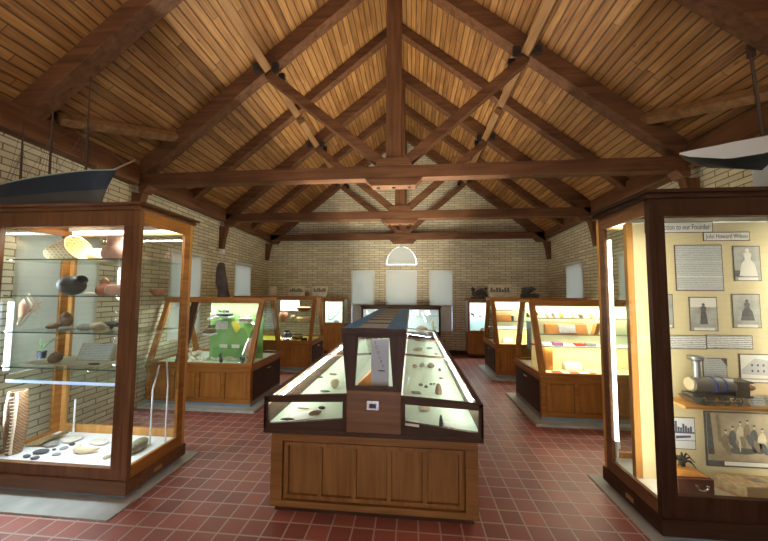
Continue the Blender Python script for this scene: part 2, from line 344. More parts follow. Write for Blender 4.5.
wall_panel('wall_front', [(wl, 0), (wr, 0), (wr, roof(wr)), (XC, ZA), (wl, roof(wl))], [rect(-1.0, .4, .05, 2.15)], lambda u, v, d: (u, YF - d, v), BRICK, lambda p: (p.x, p.z))
gd = thing('door_1', (-.3, YF - .1, .05), None, None); del gd['label'], gd['category']; struct(gd)  # unseen glazed opening, added and sized for the fill light it admits
gm = MB()
for x in (-1.0, -.33, .34): gm.box((x, YF - .12, .05), (x + .06, YF - .06, 2.15))
gm.box((-.94, YF - .12, 2.09), (.34, YF - .06, 2.15)).build('door_frame', DARK('Z'), gd)
MB().box((-.94, YF - .095, .05), (.34, YF - .09, 2.09)).build('door_glass', GLASS, gd)
struct(MB().box((XC - 3.9, YB - .03, 0), (XC + 3.9, YB, .10)).build('baseboard_back', DARK('X')))
def shade_mat():
    m, nt, b = nodes_of('roller_shade'); b.inputs['Base Color'].default_value = (0.62, 0.60, 0.52, 1); b.inputs['Roughness'].default_value = 0.9
    tr = nt.nodes.new('ShaderNodeBsdfTranslucent'); tr.inputs[0].default_value = (0.60, 0.58, 0.50, 1)
    mix = nt.nodes.new('ShaderNodeMixShader'); mix.inputs[0].default_value = 0.4
    nt.links.new(b.outputs[0], mix.inputs[1]); nt.links.new(tr.outputs[0], mix.inputs[2]); nt.links.new(mix.outputs[0], nt.nodes['Material Output'].inputs[0]); return m
SHADE = shade_mat(); FRAMEW = plain('white_frame', (0.66, 0.68, 0.66), 0.5)
WPANE = glass_mat('window_glass', (0.92, 0.96, 1.0), 0.04, 0.4)
wi = 0
def far_window(a, b):
    global wi; wi += 1
    t = thing('window_%d' % wi, ((a + b) / 2, YB, FZ0), None, None); del t['label'], t['category']; struct(t)
    fr = MB()
    for x0, x1, z0, z1 in ((a, a + .025, FZ0, FZ1), (b - .025, b, FZ0, FZ1), (a + .025, b - .025, FZ0, FZ0 + .03), (a + .025, b - .025, FZ1 - .03, FZ1)):
        fr.box((x0, YB + .01, z0), (x1, YB + .10, z1))
    fr.build('window_frame', FRAMEW, t)
    MB().box((a + .025, YB + .07, FZ0 + .03), (b - .025, YB + .076, FZ1 - .03)).build('window_pane', WPANE, t)
    MB().box((a + .012, YB + .022, 1.30), (b - .012, YB + .027, FZ1 - .015)).box((a + .012, YB + .015, 1.285), (b - .012, YB + .034, 1.305)).build('roller_shade', SHADE, t)
    MB().box((a + .03, YB + .04, FZ0 + .03), (b - .03, YB + .046, 1.33)).build('inner_screen', plain('pale_screen', (.72, .76, .76), .6), t)
for a, b in far_win: far_window(a, b)
wi += 1
t = thing('window_%d' % wi, (XA, YB, arc_z), None, None); del t['label'], t['category']; struct(t)
def arcpoly(r, z0=0, k=1.2): return [(XA + r * math.cos(a), arc_z + z0 + r * k * math.sin(a)) for a in [math.pi * i / 24 for i in range(25)]]
MB().prism(arcpoly(arc_r - .028, .022, 1.19), 'Y', YB + .05, YB + .058).build('arched_shade', SHADE, t)
MB().prism(arcpoly(arc_r - .001), 'Y', YB + .17, YB + .176).build('arched_pane', WPANE, t)
for sd in (-1, 1):
    for a, b in side_win:
        wi += 1; X0 = XC + sd * wrel((a + b) / 2)
        t = thing('window_%d' % wi, (X0, (a + b) / 2, SZ0), None, None); del t['label'], t['category']; struct(t)
        def bx(d0, d1, y0, y1, z0, z1):
            m = MB()
            P = lambda y, d, z: (XC + sd * (wrel(y) + d), y, z)
            return m.hull8([P(y0, d0, z0), P(y1, d0, z0), P(y1, d0, z1), P(y0, d0, z1)], [P(y0, d1, z0), P(y1, d1, z0), P(y1, d1, z1), P(y0, d1, z1)])
        f = MB()
        for q in ((a, a + .03, SZ0, SZ1), (b - .03, b, SZ0, SZ1), (a + .03, b - .03, SZ0, SZ0 + .03), (a + .03, b - .03, SZ1 - .03, SZ1)):
            g = bx(.04, .11, *q); f.add(g.v, g.f)
        f.build('window_frame', FRAMEW, t)
        bx(.08, .086, a + .03, b - .03, SZ0 + .03, SZ1 - .03).build('window_pane', WPANE, t)
        bx(-.004, .002, a - .02, b + .02, SZ0 + .02, SZ1 + .02).build('roller_shade', SHADE, t)
        bx(-.045, -.005, a - .03, b + .03, SZ1 + .02, SZ1 + .07).build('shade_roller_box', FRAMEW, t)
# ------------------------------------------------------------------ roof timbers
def timber(name, mb, mat, label, cat, group=None, bevel=.006):
    return tag(mb.build(name, mat, bevel=bevel), label, cat, group)
TY = [3.83, 5.95, 8.22]; MY = [2.50, 4.89, 7.05]; HB = 3.12
KX = -0.23
bm_x, bm_z = BEAM('X'), BEAM('Z')
tnames = ['nearest dark wooden roof truss with bolted centre block, over the middle display case',
          'middle dark wooden roof truss, its tie beam seen below that of the nearest truss',
          'farthest dark wooden roof truss, its tie beam just above the arched window']
for i, Y in enumerate(TY):
    t = thing('roof_truss', (KX, Y, HB), tnames[i], 'roof truss', 'king post roof trusses'); w = .075 if i < 2 else .07
    e = 3.47 + .06 * (Y - 3.8) + .06
    MB().box((XC - e, Y - w, HB), (XC + e, Y + w, HB + .165)).build('tie_beam', bm_x, t, .006)
    MB().box((KX - .10, Y - w + .01, HB + .165), (KX + .10, Y + w - .01, ZA - .14)).build('king_post', bm_z, t, .006)
    for sd in (-1, 1):
        x1 = XC + sd * (e - .02)
        MB().prism([(XC, 6.03), (x1, 6.03 - SL * abs(x1 - XC)), (x1, roof(x1) - .012), (XC, ZA - .012)], 'Y', Y - w, Y + w).build('truss_rafter', bm_x, t, .006)
        MB().bar((KX + sd * .13, Y, HB + .20), (XC + sd * 1.70, Y, 6.02 - SL * 1.70 - .02), 2 * w - .03, .13, (0, 1, 0)).build('strut', BEAM('X'), t, .006)
        # bolster and tapering wall bracket under the beam end
        if i < 2 or True:
            xe = XC + sd * (e - .01); xi = XC + sd * (e - (.16 if i == 0 else .30))
            MB().prism([(xe, HB), (xi, HB), (xi + sd * .07, HB - .09), (xe, HB - .09)], 'Y', Y - w, Y + w).build('end_bolster', bm_x, t, .005)
            wx = XC + sd * (wrel(Y) - .005)
            xb = XC + sd * (e - .02)
            MB().prism([(wx, HB - .09), (xb - sd * .04, HB - .09), (xb + sd * .02, HB - .33), (xb + sd * .05, HB - .56), (wx, HB - .56)] if abs(wx - XC) > abs(xb - XC) + .08 else
                       [(xb + sd * .13, HB - .09), (xb - sd * .04, HB - .09), (xb + sd * .02, HB - .33), (xb + sd * .05, HB - .56), (xb + sd * .13, HB - .56)], 'Y', Y - .05, Y + .05).build('wall_bracket', bm_z, t, .005)
    cb = .37
    MB().prism([(KX - cb, HB), (KX + cb, HB), (KX + cb - .09, HB - .10), (KX - cb + .09, HB - .10)], 'Y', Y - w - .004, Y + w + .004).build('centre_bolster', bm_x, t, .005)
    MB().prism([(KX - .24, HB + .166), (KX + .24, HB + .166), (KX + .20, HB + .27), (KX - .20, HB + .27)], 'Y', Y - w - .006, Y + w + .006).build('centre_block', bm_x, t, .005)
    for k, dx in enumerate((-.2, .0, .2)):
        MB().lathe([(0.022, HB - .112), (0.022, HB - .10)], 10, (KX + dx, Y, 0)).build('bolt', BLACK, t)
    for sd in (-1, 1):
        for q in (-1, 1):
            xx = XC + sd * 1.70; zz = roof(xx) - .25
            MB().box((xx - .17, Y + q * (w + .002), zz - .05 + .10 * (sd > 0) * 0), (xx - .085, Y + q * (w + .05), zz + .05)).build('purlin_hanger', BLACK, t); MB().box((xx + .085, Y + q * (w + .002), zz - .05), (xx + .17, Y + q * (w + .05), zz + .05)).build('purlin_hanger', BLACK, t)
rl = ['nearest', 'second', 'third']
for i, Y in enumerate(MY):
    for sd, sn in ((-1, 'left'), (1, 'right')):
        x1 = XC + sd * 3.66; zb = 6.11 if i else 6.06; w = .065 if i else .08
        desc = ['nearer than every truss, cut off by the picture top', 'between the nearest and the middle truss', 'between the middle and the farthest truss'][i]
        timber('common_rafter', MB().prism([(XC, zb), (x1, zb - SL * 3.66), (x1, roof(x1) - .012), (XC, ZA - .012)], 'Y', Y - w, Y + w), bm_x,
               '%s slope rafter %s' % (sn, desc), 'rafter', 'common rafters between the trusses')
timber('ridge_beam', MB().box((XC - .05, YF, ZA - .30), (XC + .05, YB, ZA - .05)), BEAM('Y'), 'dark ridge beam along the peak of the ceiling behind the king posts', 'ridge beam')
frames = sorted(TY + MY)
edges = [YF] + frames + [YB]
for sd, sn in ((-1, 'left'), (1, 'right')):
    for i in range(len(edges) - 1):
        a = edges[i] + (.10 if i else 0); b = edges[i + 1] - .10
        if b - a < .15: continue
        x = XC + sd * 1.70; z = roof(x) - .255
        nm = ['nearest the camera before the first rafter', 'between the nearest rafter and the nearest truss', 'just past the nearest truss', 'leading up to the middle truss', 'just past the middle truss', 'leading up to the farthest truss', 'beyond'][i]
        timber('purlin', MB().bar((x, a, z), (x, b, z), .11, .11, (sd * SL, 0, 1)), BEAML('Y'), 'short pale purlin on the %s roof slope, %s' % (sn, nm), 'purlin', 'pale purlins along the roof')
    segs = [(YF, 3.73), (3.92, 5.86), (6.04, 8.14)]
    for i, (a, b) in enumerate(segs):
        P = lambda y: XC + sd * (3.47 + .06 * (y - 3.8)); ht = .27 if i < 2 else .22
        def sec(y):
            xi, xo = P(y), XC + sd * (wrel(y) - .004)
            return [(xi, y, HB), (xo, y, HB), (xo, y, min(HB + ht, roof(xo) - .03)), (xi, y, min(HB + ht, roof(xi) - .03))]
        m = MB().hull8(sec(a), sec(b))
        timber('wall_plate', m, BEAM('Y'), ('broad brown plate atop the %s brick wall, ' % sn) +
               ['ending at the nearest truss', 'reaching the middle truss', 'reaching the back wall'][i], 'wall plate', 'timber wall plates', .02)
    # slanting wind brace against the ceiling
    pa, pb = ((176, 137), (46, 117)) if sd < 0 else ((641, 120), (790, 88))
    def hit(px, py, off):
        d = ray(px, py); n = Vector((-sd * -SL, 0, 1)); p0 = Vector((XC, 0, ZA - off)); n = Vector((sd * SL, 0, 1))
        return Vector((0, 0, H)) + d * ((p0 - Vector((0, 0, H))).dot(n) / d.dot(n))
    A, B = hit(*pa, .10), hit(*pb, .10); B = A + (B - A) * .93
    timber('wind_brace', MB().bar(A, B, .10, .11, (sd * SL, 0, 1)), BEAML('X'), 'pale slanting brace under the lower %s ceiling boards by the nearest truss' % sn, 'brace', 'slanting roof braces')
# ------------------------------------------------------------------ display cases
def slab(i, poly, z=.012):
    return struct(MB().prism(poly, 'Z', 0, z).build('trim_%d' % i, CONC))
def rframe(mb, x0, x1, z0, z1, w, y0, y1, top=None, bot=None):
    top = top or w; bot = bot or w
    mb.box((x0, y0, z0), (x0 + w, y1, z1)); mb.box((x1 - w, y0, z0), (x1, y1, z1))
    mb.box((x0 + w, y0, z1 - top), (x1 - w, y1, z1)); mb.box((x0 + w, y0, z0), (x1 - w, y1, z0 + bot)); return mb
def tall_case(label, x0, x1, aisle, frontmat, sidemat, zf=.22, rt=.238, sw=.145):
    """upright glazed case; aisle = the x of its open side"""
    y0, y1 = 2.27, 2.88; zt = 2.33
    t = thing('display_case', ((x0 + x1) / 2, (y0 + y1) / 2, 0.012), label, 'display case', 'tall glazed display cases')
    MB().box((x0 + .02, y0 + .02, .012), (x1 - .02, y1 - .02, .04)).build('kick_board', KICK, t)
    MB().box((x0 - .012, y0 - .012, .04), (x1 + .012, y1 + .012, .15)).build('plinth_board', frontmat('X'), t, .006)
    MB().box((x0 + .035, y0 + .045, .15), (x1 - .035, y1 - .04, zf)).build('display_floor', WHITE, t)
    fr = MB(); rframe(fr, x0, x1, .15, zt, .05, y0, y0 + .04, .13, rt - .15); e5 = .05
    xs = sorted((aisle + (e5 if aisle == x0 else -e5), aisle + (sw if aisle == x0 else -sw)))
    fr.box((xs[0], y0, rt), (xs[1], y0 + .04, zt - .13)); fr.build('front_frame', frontmat('Z'), t, .004)
    rr = MB(); rframe(rr, x0, x1, .15, zt, .07, y1 - .035, y1, .10, .14); rr.build('rear_frame', GOLD('Z'), t, .004)
    for x in (x0, x1):
        a, b = (x, x + .03) if x == x0 else (x - .03, x)
        s = MB().box((a, y0 + .04, zt - .11), (b, y1 - .035, zt)).box((a, y0 + .04, .15), (b, y1 - .035, .25)).box((a, y1 - .105, .25), (b, y1 - .035, zt - .11))
        s.build('side_frame', sidemat('Y'), t, .003)
        MB().box(((a + b) / 2 - .002, y0 + .04, .25), ((a + b) / 2 + .002, y1 - .105, zt - .11)).build('side_glass', GLASS, t)
    g0, g1 = (x0 + .05, x1 - sw) if aisle == x1 else (x0 + sw, x1 - .05)
    MB().box((g0, y0 + .018, rt), (g1, y0 + .022, zt - .13)).build('front_glass', GLASS, t)
    MB().box((x0 + .07, y1 - .02, .29), (x1 - .07, y1 - .016, zt - .10)).build('rear_glass', GLASS, t)
    MB().box((x0 - .02, y0 - .02, zt), (x1 + .02, y1 + .02, zt + .035)).box((x0 - .045, y0 - .045, zt + .035), (x1 + .045, y1 + .045, zt + .06)).build('cornice', sidemat('X') if frontmat is sidemat else frontmat('X'), t, .008)
    sx = aisle + (.006 if aisle == x1 else -.006); s1 = 1 if aisle == x1 else -1
    lk = MB().box((aisle + .012 * s1, 2.52, .075), (aisle + .017 * s1, 2.60, .11)).build('lock_plate', BRASS, t, .002)
    MB().box((x0 + .06, y1 - .10, zt - .06), (x1 - .06, y1 - .06, zt - .02)).build('light_housing', WHITE, t)
    MB().tube([(x0 + .1, y1 - .08, zt - .078), (x1 - .06, y1 - .08, zt - .078)], .013).build('fluorescent_tube', TUBE, t)
    return t
slab(1, [(-3.85, 2.06), (-2.17, 2.06), (-2.17, 2.99), (-3.85, 2.99)])
slab(2, [(1.60, 2.10), (3.30, 2.10), (3.30, 2.99), (1.60, 2.99)])
ca = tall_case('tall glazed case of clay pots and baskets, under the dark blue model ship', -3.62, -2.25, -2.25, DARKENED_OAK, OAK, .22, .238)
# shelves of the left case
SA = [1.925, 1.605, 1.29, .99]
for z in SA:
    MB().box((-3.57, 2.33, z - .004), (-2.30, 2.80, z + .004)).build('glass_shelf', SHELFG, ca)
    MB().box((-3.57, 2.325, z - .005), (-2.30, 2.33, z + .005)).build('shelf_edge', EDGEG, ca)
MB().box((-3.50, 2.36, .865), (-2.33, 2.72, .873)).build('lower_shelf', SHELFG, ca)
MB().tube([(-3.50, 2.345, .869), (-2.33, 2.345, .869)], .013).build('shelf_light_tube', emit('cool_tube', (.50, .66, 1.0), .35), ca)
MB().tube([(-3.55, 2.37, .95), (-3.55, 2.37, 1.55)], .018).build('upright_tube', emit('cool_tube2', (.70, .82, 1.0), 1.0), ca)
MB().tube([(-2.335, 2.745, .185), (-2.335, 2.745, .75), (-2.32, 2.70, .98)], .007).tube([(-2.45, 2.70, .18), (-2.43, 2.68, .72), (-2.36, 2.66, .96)], .007).build('white_conduit', WHITE, ca)
MB().tube([(-3.40, 2.82, .19), (-3.40, 2.82, .55)], .008).build('white_conduit', WHITE, ca)
area('case_a_lamp', (-2.93, 2.62, 2.22), (1.1, .1), 9, (1.0, .96, .88))
area('case_a_side_lamp', (-3.575, 2.36, 1.25), (.02, 1.5), 7, (.85, .93, 1), (math.radians(90), 0, math.radians(-70)))
area('case_a_low_lamp', (-2.93, 2.40, .85), (1.1, .05), 5, (.85, .93, 1))
cb = tall_case('tall glazed case with a cream photograph panel, under the grey model ship', 1.68, 3.05, 1.68, DARK, DARKENED_OAK, .245, .30, .105)  # dark front: the same oak with its backlit shade put into the colour
PY = 2.56
MB().box((1.766, PY, .245), (3.0, PY + .02, 2.22)).build('cream_panel', CREAM, cb)
MB().box((1.715, PY - .01, .245), (1.765, PY + .03, 2.22)).build('panel_edge_post', GOLD('Z'), cb, .003)
MB().tube([(1.722, 2.77, .42), (1.722, 2.77, 2.12)], .014).build('upright_tube', TUBE, cb)
MB().tube([(1.722, 2.77, .17), (1.722, 2.77, .40)], .008).box((1.713, 2.755, .36), (1.738, 2.785, .42)).build('tube_holder', WHITE, cb)
SB = .862
MB().box((1.93, 2.36, SB - .02), (2.99, PY - .001, SB)).build('wooden_shelf', GOLD('X'), cb, .002)
for x_, a_ in ((1.752, -38), (2.97, 38)):  # tubes and lamps added at the front corners to light the panel evenly
    MB().tube([(x_ - (.02 if x_ < 2 else 0), 2.325, .25), (x_ - (.02 if x_ < 2 else 0), 2.325, 2.15)], .010).build('added_tube', emit('added_tube_glow', (1, .93, .72), 2.0), cb)
    area('case_b_panel_fill', (x_, 2.335, 1.2), (.03, 1.8), 2.6 if x_ < 2 else 6.5, (1.0, .92, .72), (math.radians(90), 0, math.radians(a_)))

def panelled(mb, pl, x0, x1, z0, z1, y, n, st=.05):
    """frame with n recessed panels on a face looking towards -y"""
    mb.box((x0, y, z0), (x1, y + .02, z0 + st)); mb.box((x0, y, z1 - st), (x1, y + .02, z1))
    W = (x1 - x0 - st) / n
    for i in range(n + 1): mb.box((x0 + i * W, y, z0 + st), (x0 + i * W + st, y + .02, z1 - st))
    for i in range(n): pl.append((x0 + i * W + st, x0 + (i + 1) * W))
def trap_case(label, xa, xw, y0, y1, zb, zt, lining, ndoor, backing=None, mat=OAK, warm=(1.0, .96, .88), power=9, slabz=.03):
    """counter case with leaning glass; xa aisle face, xw far end (towards the wall)"""
    sg = 1 if xw > xa else -1; lo, hi = min(xa, xw), max(xa, xw); yr = (y1 - y0)
    ta, tb = y0 + yr * .30, y1 - yr * .30
    t = thing('counter_case', ((lo + hi) / 2, (y0 + y1) / 2, slabz), label, 'display case', 'counter cases with leaning glass')
    MB().box((lo + .012, y0 + .02, slabz), (hi - .012, y1 - .02, slabz + .05)).build('kick_board', KICK, t)
    MB().box((lo + .012, y0 + .022, slabz + .05), (hi - .012, y1 - .022, zb - .06)).build('cabinet_body', mat('Z'), t)
    f = MB(); pl = []; W = (hi - lo - .02)
    panelled(f, pl, lo + .01, hi - .01, slabz + .05, zb - .06, y0, ndoor, .055)
    f.build('door_frame', mat('X'), t, .003)
    for a, b in pl:
        d = MB().box((a + .012, y0 + .010, slabz + .117), (b - .012, y0 + .021, zb - .127)).build('door', mat('Z'), t, .006)
    # drawer front on the aisle side
    xs = sorted((xa, xa + sg * .011))
    d = MB().box((xs[0], y0 + .06, slabz + .08), (xs[1], y1 - .06, zb - .10)).build('side_panel', DARK('Y') if mat is OAK else mat('Y'), t, .003)
    k = MB().tube([(xa - sg * .012, (y0 + y1) / 2 - .05, zb - .15), (xa - sg * .016, (y0 + y1) / 2 + .05, zb - .15)], .006).build('drawer_pull', BRASS, d)
    MB().box((lo - .012, y0 - .012, zb - .06), (hi + .012, y1 + .012, zb - .035)).build('counter_rail', mat('X'), t, .004)
    r = MB()
    r.box((lo - .004, y0, zb - .035), (hi + .004, y0 + .035, zb + .012)); r.box((lo - .004, y1 - .035, zb - .035), (hi + .004, y1, zb + .012))
    r.box((lo - .004, y0 + .035, zb - .035), (lo + .031, y1 - .035, zb + .012)); r.box((hi - .031, y0 + .035, zb - .035), (hi + .004, y1 - .035, zb + .012))
    r.build('glazing_rail', mat('X'), t, .003)
    MB().box((lo + .031, y0 + .035, zb - .03), (hi - .031, y1 - .035, zb - .022)).build('display_floor', lining, t)
    for x in (xa, xw):
        s = sg if x == xa else -sg; a, b = sorted((x, x + s * .075))
        for ya, yb2, q in ((y0, ta, 1), (y1, tb, -1)):
            MB().prism([(ya, zb + .012), (ya + q * .045, zb + .012), (yb2 + q * .05, zt - .01), (yb2, zt - .01)], 'X', a, b).build('leaning_post', mat('Z'), t, .003)
    MB().box((lo - .01, ta - .015, zt - .01), (hi + .01, tb + .015, zt + .035)).box((lo - .006, ta - .010, zt - .05), (hi + .006, ta + .01, zt - .01)).build('top_board', mat('X'), t, .004)
    for ya, yb2, q, nm in ((y0, ta, 1, 'front_glass'), (y1, tb, -1, 'rear_glass')):
        MB().prism([(ya + q * .02, zb + .012), (ya + q * .024, zb + .012), (yb2 + q * .024, zt - .01), (yb2 + q * .02, zt - .01)], 'X', lo + .035, hi - .035).build(nm, GLASS, t)
    xg = xa + sg * .015
    MB().prism([(y0 + .045, zb + .012), (y1 - .045, zb + .012), (tb - .05, zt - .01), (ta + .05, zt - .01)], 'X', xg, xg + .004).build('side_glass', GLASS, t)
    if backing is not None:
        ym = (y0 + y1) / 2; px_ = -3.30
        MB().prism([(y0, zb + .012), (y0 + .045, zb + .012), (ta + .05, zt - .01), (ta, zt - .01)], 'X', px_ - .12, px_).build('leaning_post', DARK('Z'), t, .003)
        MB().box((-3.24, ym, zb - .02), (hi - .10, ym + .015, zt - .02)).build('backing_panel', backing, t)
    MB().tube([(lo + .08, ta + .07, zt - .035), (hi - .08, ta + .07, zt - .035)], .014).build('fluorescent_tube', TUBE, t)
    area('counter_lamp', ((lo + hi) / 2, ta + .075, zt - .06), ((hi - lo) * .85, .06), power, warm)
    return t
def apron(i, xa, xw, y0, y1, m=.11):
    sg = 1 if xw > xa else -1; a, b = sorted((xa - sg * m, xw))
    slab(i, [(a, y0 - m), (b, y0 - m), (b, y1 + m), (a, y1 + m)], .03)
def wx(Y, sd): return XC + sd * (wrel(Y) - .06)
PALE = plain('pale_board', (0.80, 0.72, 0.46), .6)
L1 = trap_case('near left counter case with a green backing and small carvings', -2.25, wx(4.1, -1), 4.12, 5.12, .62, 1.53, MINT, 4, GREEN, power=5, warm=(.95, 1, .9)); apron(3, -2.25, wx(4.1, -1), 4.12, 5.12)
L2 = trap_case('far left counter case with yellow cloth, baskets and a dark pot', -2.09, wx(6.2, -1), 6.2, 7.1, .62, 1.53, plain('yellow_cloth', (.72, .60, .06), .8), 4, None, power=12, warm=(1, .97, .85)); apron(4, -2.09, wx(6.2, -1), 6.2, 7.1)
R1 = trap_case('near right counter case with a row of small brown carvings', 1.65, wx(4.1, 1), 4.10, 5.08, .62, 1.53, PALE, 4, None, power=7, warm=(1, .93, .75)); apron(5, 1.65, wx(4.1, 1), 4.10, 5.08)
R2 = trap_case('far right counter case with amber boxes and red trays', 1.62, wx(6.1, 1), 6.06, 7.0, .66, 1.53, PALE, 4, None, power=9, warm=(1, .93, .78)); apron(6, 1.62, wx(6.1, 1), 6.06, 7.0)
def wall_case(label, x0, x1, y0, y1, zb, zt, lining, cat_mat=OAK, power=6, st=.05, name='cabinet_case'):
    t = thing(name, ((x0 + x1) / 2, (y0 + y1) / 2, 0), label, 'display case', 'upright cases against the back wall')
    MB().box((x0 + .02, y0 + .03, 0), (x1 - .02, y1, .08)).build('kick_board', DARK('X'), t)
    MB().box((x0, y0 + .02, .08), (x1, y1, zb)).build('cabinet_body', cat_mat('X'), t, .004)
    MB().box((x0 + .05, y0 + .004, .14), (x1 - .05, y0 + .019, zb - .06)).build('door', cat_mat('Z'), t, .004)
    f = MB(); rframe(f, x0, x1, zb, zt, st, y0, y0 + .03); f.build('glazing_frame', cat_mat('Z'), t, .003)
    b = MB().box((x0, y1 - .015, zb), (x1, y1, zt)).box((x0, y0 + .03, zb), (x0 + .012, y1 - .015, zt)).box((x1 - .012, y0 + .03, zb), (x1, y1 - .015, zt)).box((x0 + .012, y0 + .03, zb), (x1 - .012, y1 - .015, zb + .012))
    b.build('lining', lining, t)
    MB().box((x0 - .02, y0 - .02, zt), (x1 + .02, y1, zt + .045)).build('top_board', cat_mat('X'), t, .006)
    MB().box((x0 + st, y0 + .012, zb + st), (x1 - st, y0 + .016, zt - st)).build('front_glass', GLASS, t)
    MB().tube([(x0 + .06, y0 + .07, zt - .03), (x1 - .06, y0 + .07, zt - .03)], .012).build('fluorescent_tube', TUBE, t)
    area('cabinet_lamp', ((x0 + x1) / 2, y0 + .08, zt - .05), ((x1 - x0) * .8, .05), power, (.95, 1, .97))
    return t
L3 = wall_case('small upright case in the left back corner holding a curved blade', -2.36, -1.80, 7.95, 8.36, .80, 1.46, plain('pale_green_lining', (.55, .72, .64), .6), power=5)
R3 = wall_case('small upright case by the right end of the back wall, pale blue inside', 1.46, 2.0, 8.0, 8.37, .64, 1.46, plain('pale_blue_lining', (.62, .74, .76), .6), power=5)
E1 = wall_case('low wide case of pale figures below the arched window', -1.32, .75, 7.88, 8.36, .60, 1.27, plain('grey_lining', (.58, .62, .62), .6), DARK, power=10)
MB().box((-1.26, 7.95, 1.04), (.70, 8.3, 1.048)).build('glass_shelf', SHELFG, E1)
# ------------------------------------------------------------------ centre island case
C0, C1, CY0, CY1 = -1.065, .475, 2.27, 6.45
CM = (C0 + C1) / 2
ci = thing('island_case', (CM, (CY0 + CY1) / 2, 0), 'long island case in the middle with a raised centre gallery and sloping glass tops', 'display case')
MB().box((C0 + .03, CY0 + .03, 0), (C1 - .03, CY1 - .03, .045)).build('toe_kick', DARK('X'), ci)
MB().box((C0 + .01, CY0 + .040, .045), (C1 - .01, CY1, .60)).build('cabinet_body', ISL('Z'), ci)
f = MB(); z0, z1 = .045, .60
f.box((C0, CY0, z0), (C1, CY0 + .039, z0 + .045)); f.box((C0, CY0, z1 - .075), (C1, CY0 + .039, z1)); f.box((C0, CY0, z0 + .045), (C0 + .09, CY0 + .039, z1 - .075)); f.box((C1 - .09, CY0, z0 + .045), (C1, CY0 + .039, z1 - .075))
f.build('face_frame', ISL('X'), ci, .003)
f = MB(); a, b = C0 + .10, C1 - .10; n = 5; st = .035
f.box((a, CY0 + .010, .10), (b, CY0 + .039, .13)); f.box((a, CY0 + .010, .485), (b, CY0 + .039, .515)); W = (b - a - st) / n
for i in range(n + 1): f.box((a + i * W, CY0 + .010, .13), (a + i * W + st, CY0 + .039, .485))
f.build('panel_stiles', ISL('Z'), ci, .003)
for i in range(n): MB().box((a + i * W + st + .003, CY0 + .030, .133), (a + (i + 1) * W - .003, CY0 + .0385, .482)).build('recessed_panel', ISL('Z'), ci)
# tray: outer rim, sloping floor
X0, X1 = -1.105, .505; G0, G1 = -.475, -.075; GT0, GT1 = -.52, -.035; YT = CY0 - .05
zr0, zr1 = .605, .868
MB().box((X0, YT, .60), (X1, CY1 + .04, .635)).build('tray_bottom', DARK('Y'), ci, .005)
for xo, xi, nm in ((X0, G0, 'L'), (X1, G1, 'R')):
    s = 1 if xi > xo else -1
    # outer rail
    m = MB(); aa, bb = sorted((xo, xo + s * .02)); m.box((aa, YT, .635), (bb, CY1 + .04, .835)); a2, b2 = sorted((xo, xo + s * .045)); m.box((a2, YT, .835), (b2, CY1 + .04, .868))
    m.build('outer_rail', DARK('Y'), ci, .003)
    # end frame (front) as four members round the lower window
    ez = lambda x: .868 + .035 * abs(x - xo) / abs(xi - xo)      # top edge
    ft = lambda x: .822 + .025 * abs(x - xo) / abs(xi - xo); fb = lambda x: .665 + .06 * abs(x - xo) / abs(xi - xo)
    xa_, xb_ = xo + s * .035, xi - s * .03
    m = MB()
    m.prism([(xo, .635), (xa_, .635), (xa_, ez(xa_)), (xo, ez(xo))], 'Y', YT, YT + .03)
    m.prism([(xb_, .635), (xi, .635), (xi, ez(xi)), (xb_, ez(xb_))], 'Y', YT, YT + .03)
    m.prism([(xa_, .635), (xb_, .635), (xb_, fb(xb_)), (xa_, fb(xa_))], 'Y', YT, YT + .03)
    m.prism([(xa_, ft(xa_)), (xb_, ft(xb_)), (xb_, ez(xb_)), (xa_, ez(xa_))], 'Y', YT, YT + .03)
    m.build('end_frame', DARK('X'), ci, .003)
    MB().prism([(xa_, fb(xa_)), (xb_, fb(xb_)), (xb_, ft(xb_)), (xa_, ft(xa_))], 'Y', YT + .014, YT + .018).build('end_glass', GLASS, ci)
    MB().prism([(xo + s * .021, .655), (xi, .715), (xi, .705), (xo + s * .021, .645)], 'Y', YT + .03, CY1 + .02).build('display_floor', MINT, ci)
    DV = [YT, 3.76, 5.12, CY1 + .04]
    for k in range(3):
        MB().prism([(xo + s * .045, .862), (xi, .896), (xi, .900), (xo + s * .045, .866)], 'Y', DV[k] + .03, DV[k + 1] - .012).build('top_glass', GLASS, ci)
        MB().prism([(xo + s * .045, .845), (xi, .88), (xi, .903), (xo + s * .045, .868)], 'Y', DV[k + 1] - .012, DV[k + 1] + .012).build('glazing_bar', DARK('X'), ci)
        MB().tube([(xo + s * .045, DV[k] + .08, .815), (xo + s * .045, DV[k + 1] - .05, .815)], .013).build('fluorescent_tube', TUBEB, ci)
    area('island_uplight', (xo + s * .062, (YT + CY1) / 2, .79), (.022, 4.0), 105, (1.0, .88, .70), (math.pi, 0, 0))
    area('island_lamp', (xo + s * .11, (YT + CY1) / 2, .85), (.06, 4.0), 2.6, (.88, 1, .90), (0, math.radians(-s * 25), 0))
    # gallery side: low pale board, then glass leaning outwards
    xt = GT0 if s > 0 else GT1
    MB().prism([(xi, .70), (xi - s * .0 + s * .012, .70), (xi + s * .012, .90), (xi, .90)], 'Y', YT + .03, CY1).build('gallery_side_board', WHITE, ci)
    for yy in (YT, 3.66, 5.06):
        MB().prism([(xi, .90), (xi + s * .055, .90), (xt + s * .13, 1.345), (xt, 1.345)], 'Y', yy, yy + .03).build('gallery_post', DARK('Z'), ci, .003)
    for ya, yb in ((YT + .03, 3.66), (3.69, 5.06)):
        MB().prism([(xi + s * .01, .905), (xi + s * .014, .905), (xt + s * .014, 1.345), (xt + s * .01, 1.345)], 'Y', ya, yb).build('gallery_glass', GLASS, ci)
MB().box((G0, YT - .004, .635), (G1, YT + .026, .935)).build('lock_panel', DARKENED_OAK('X'), ci, .004)
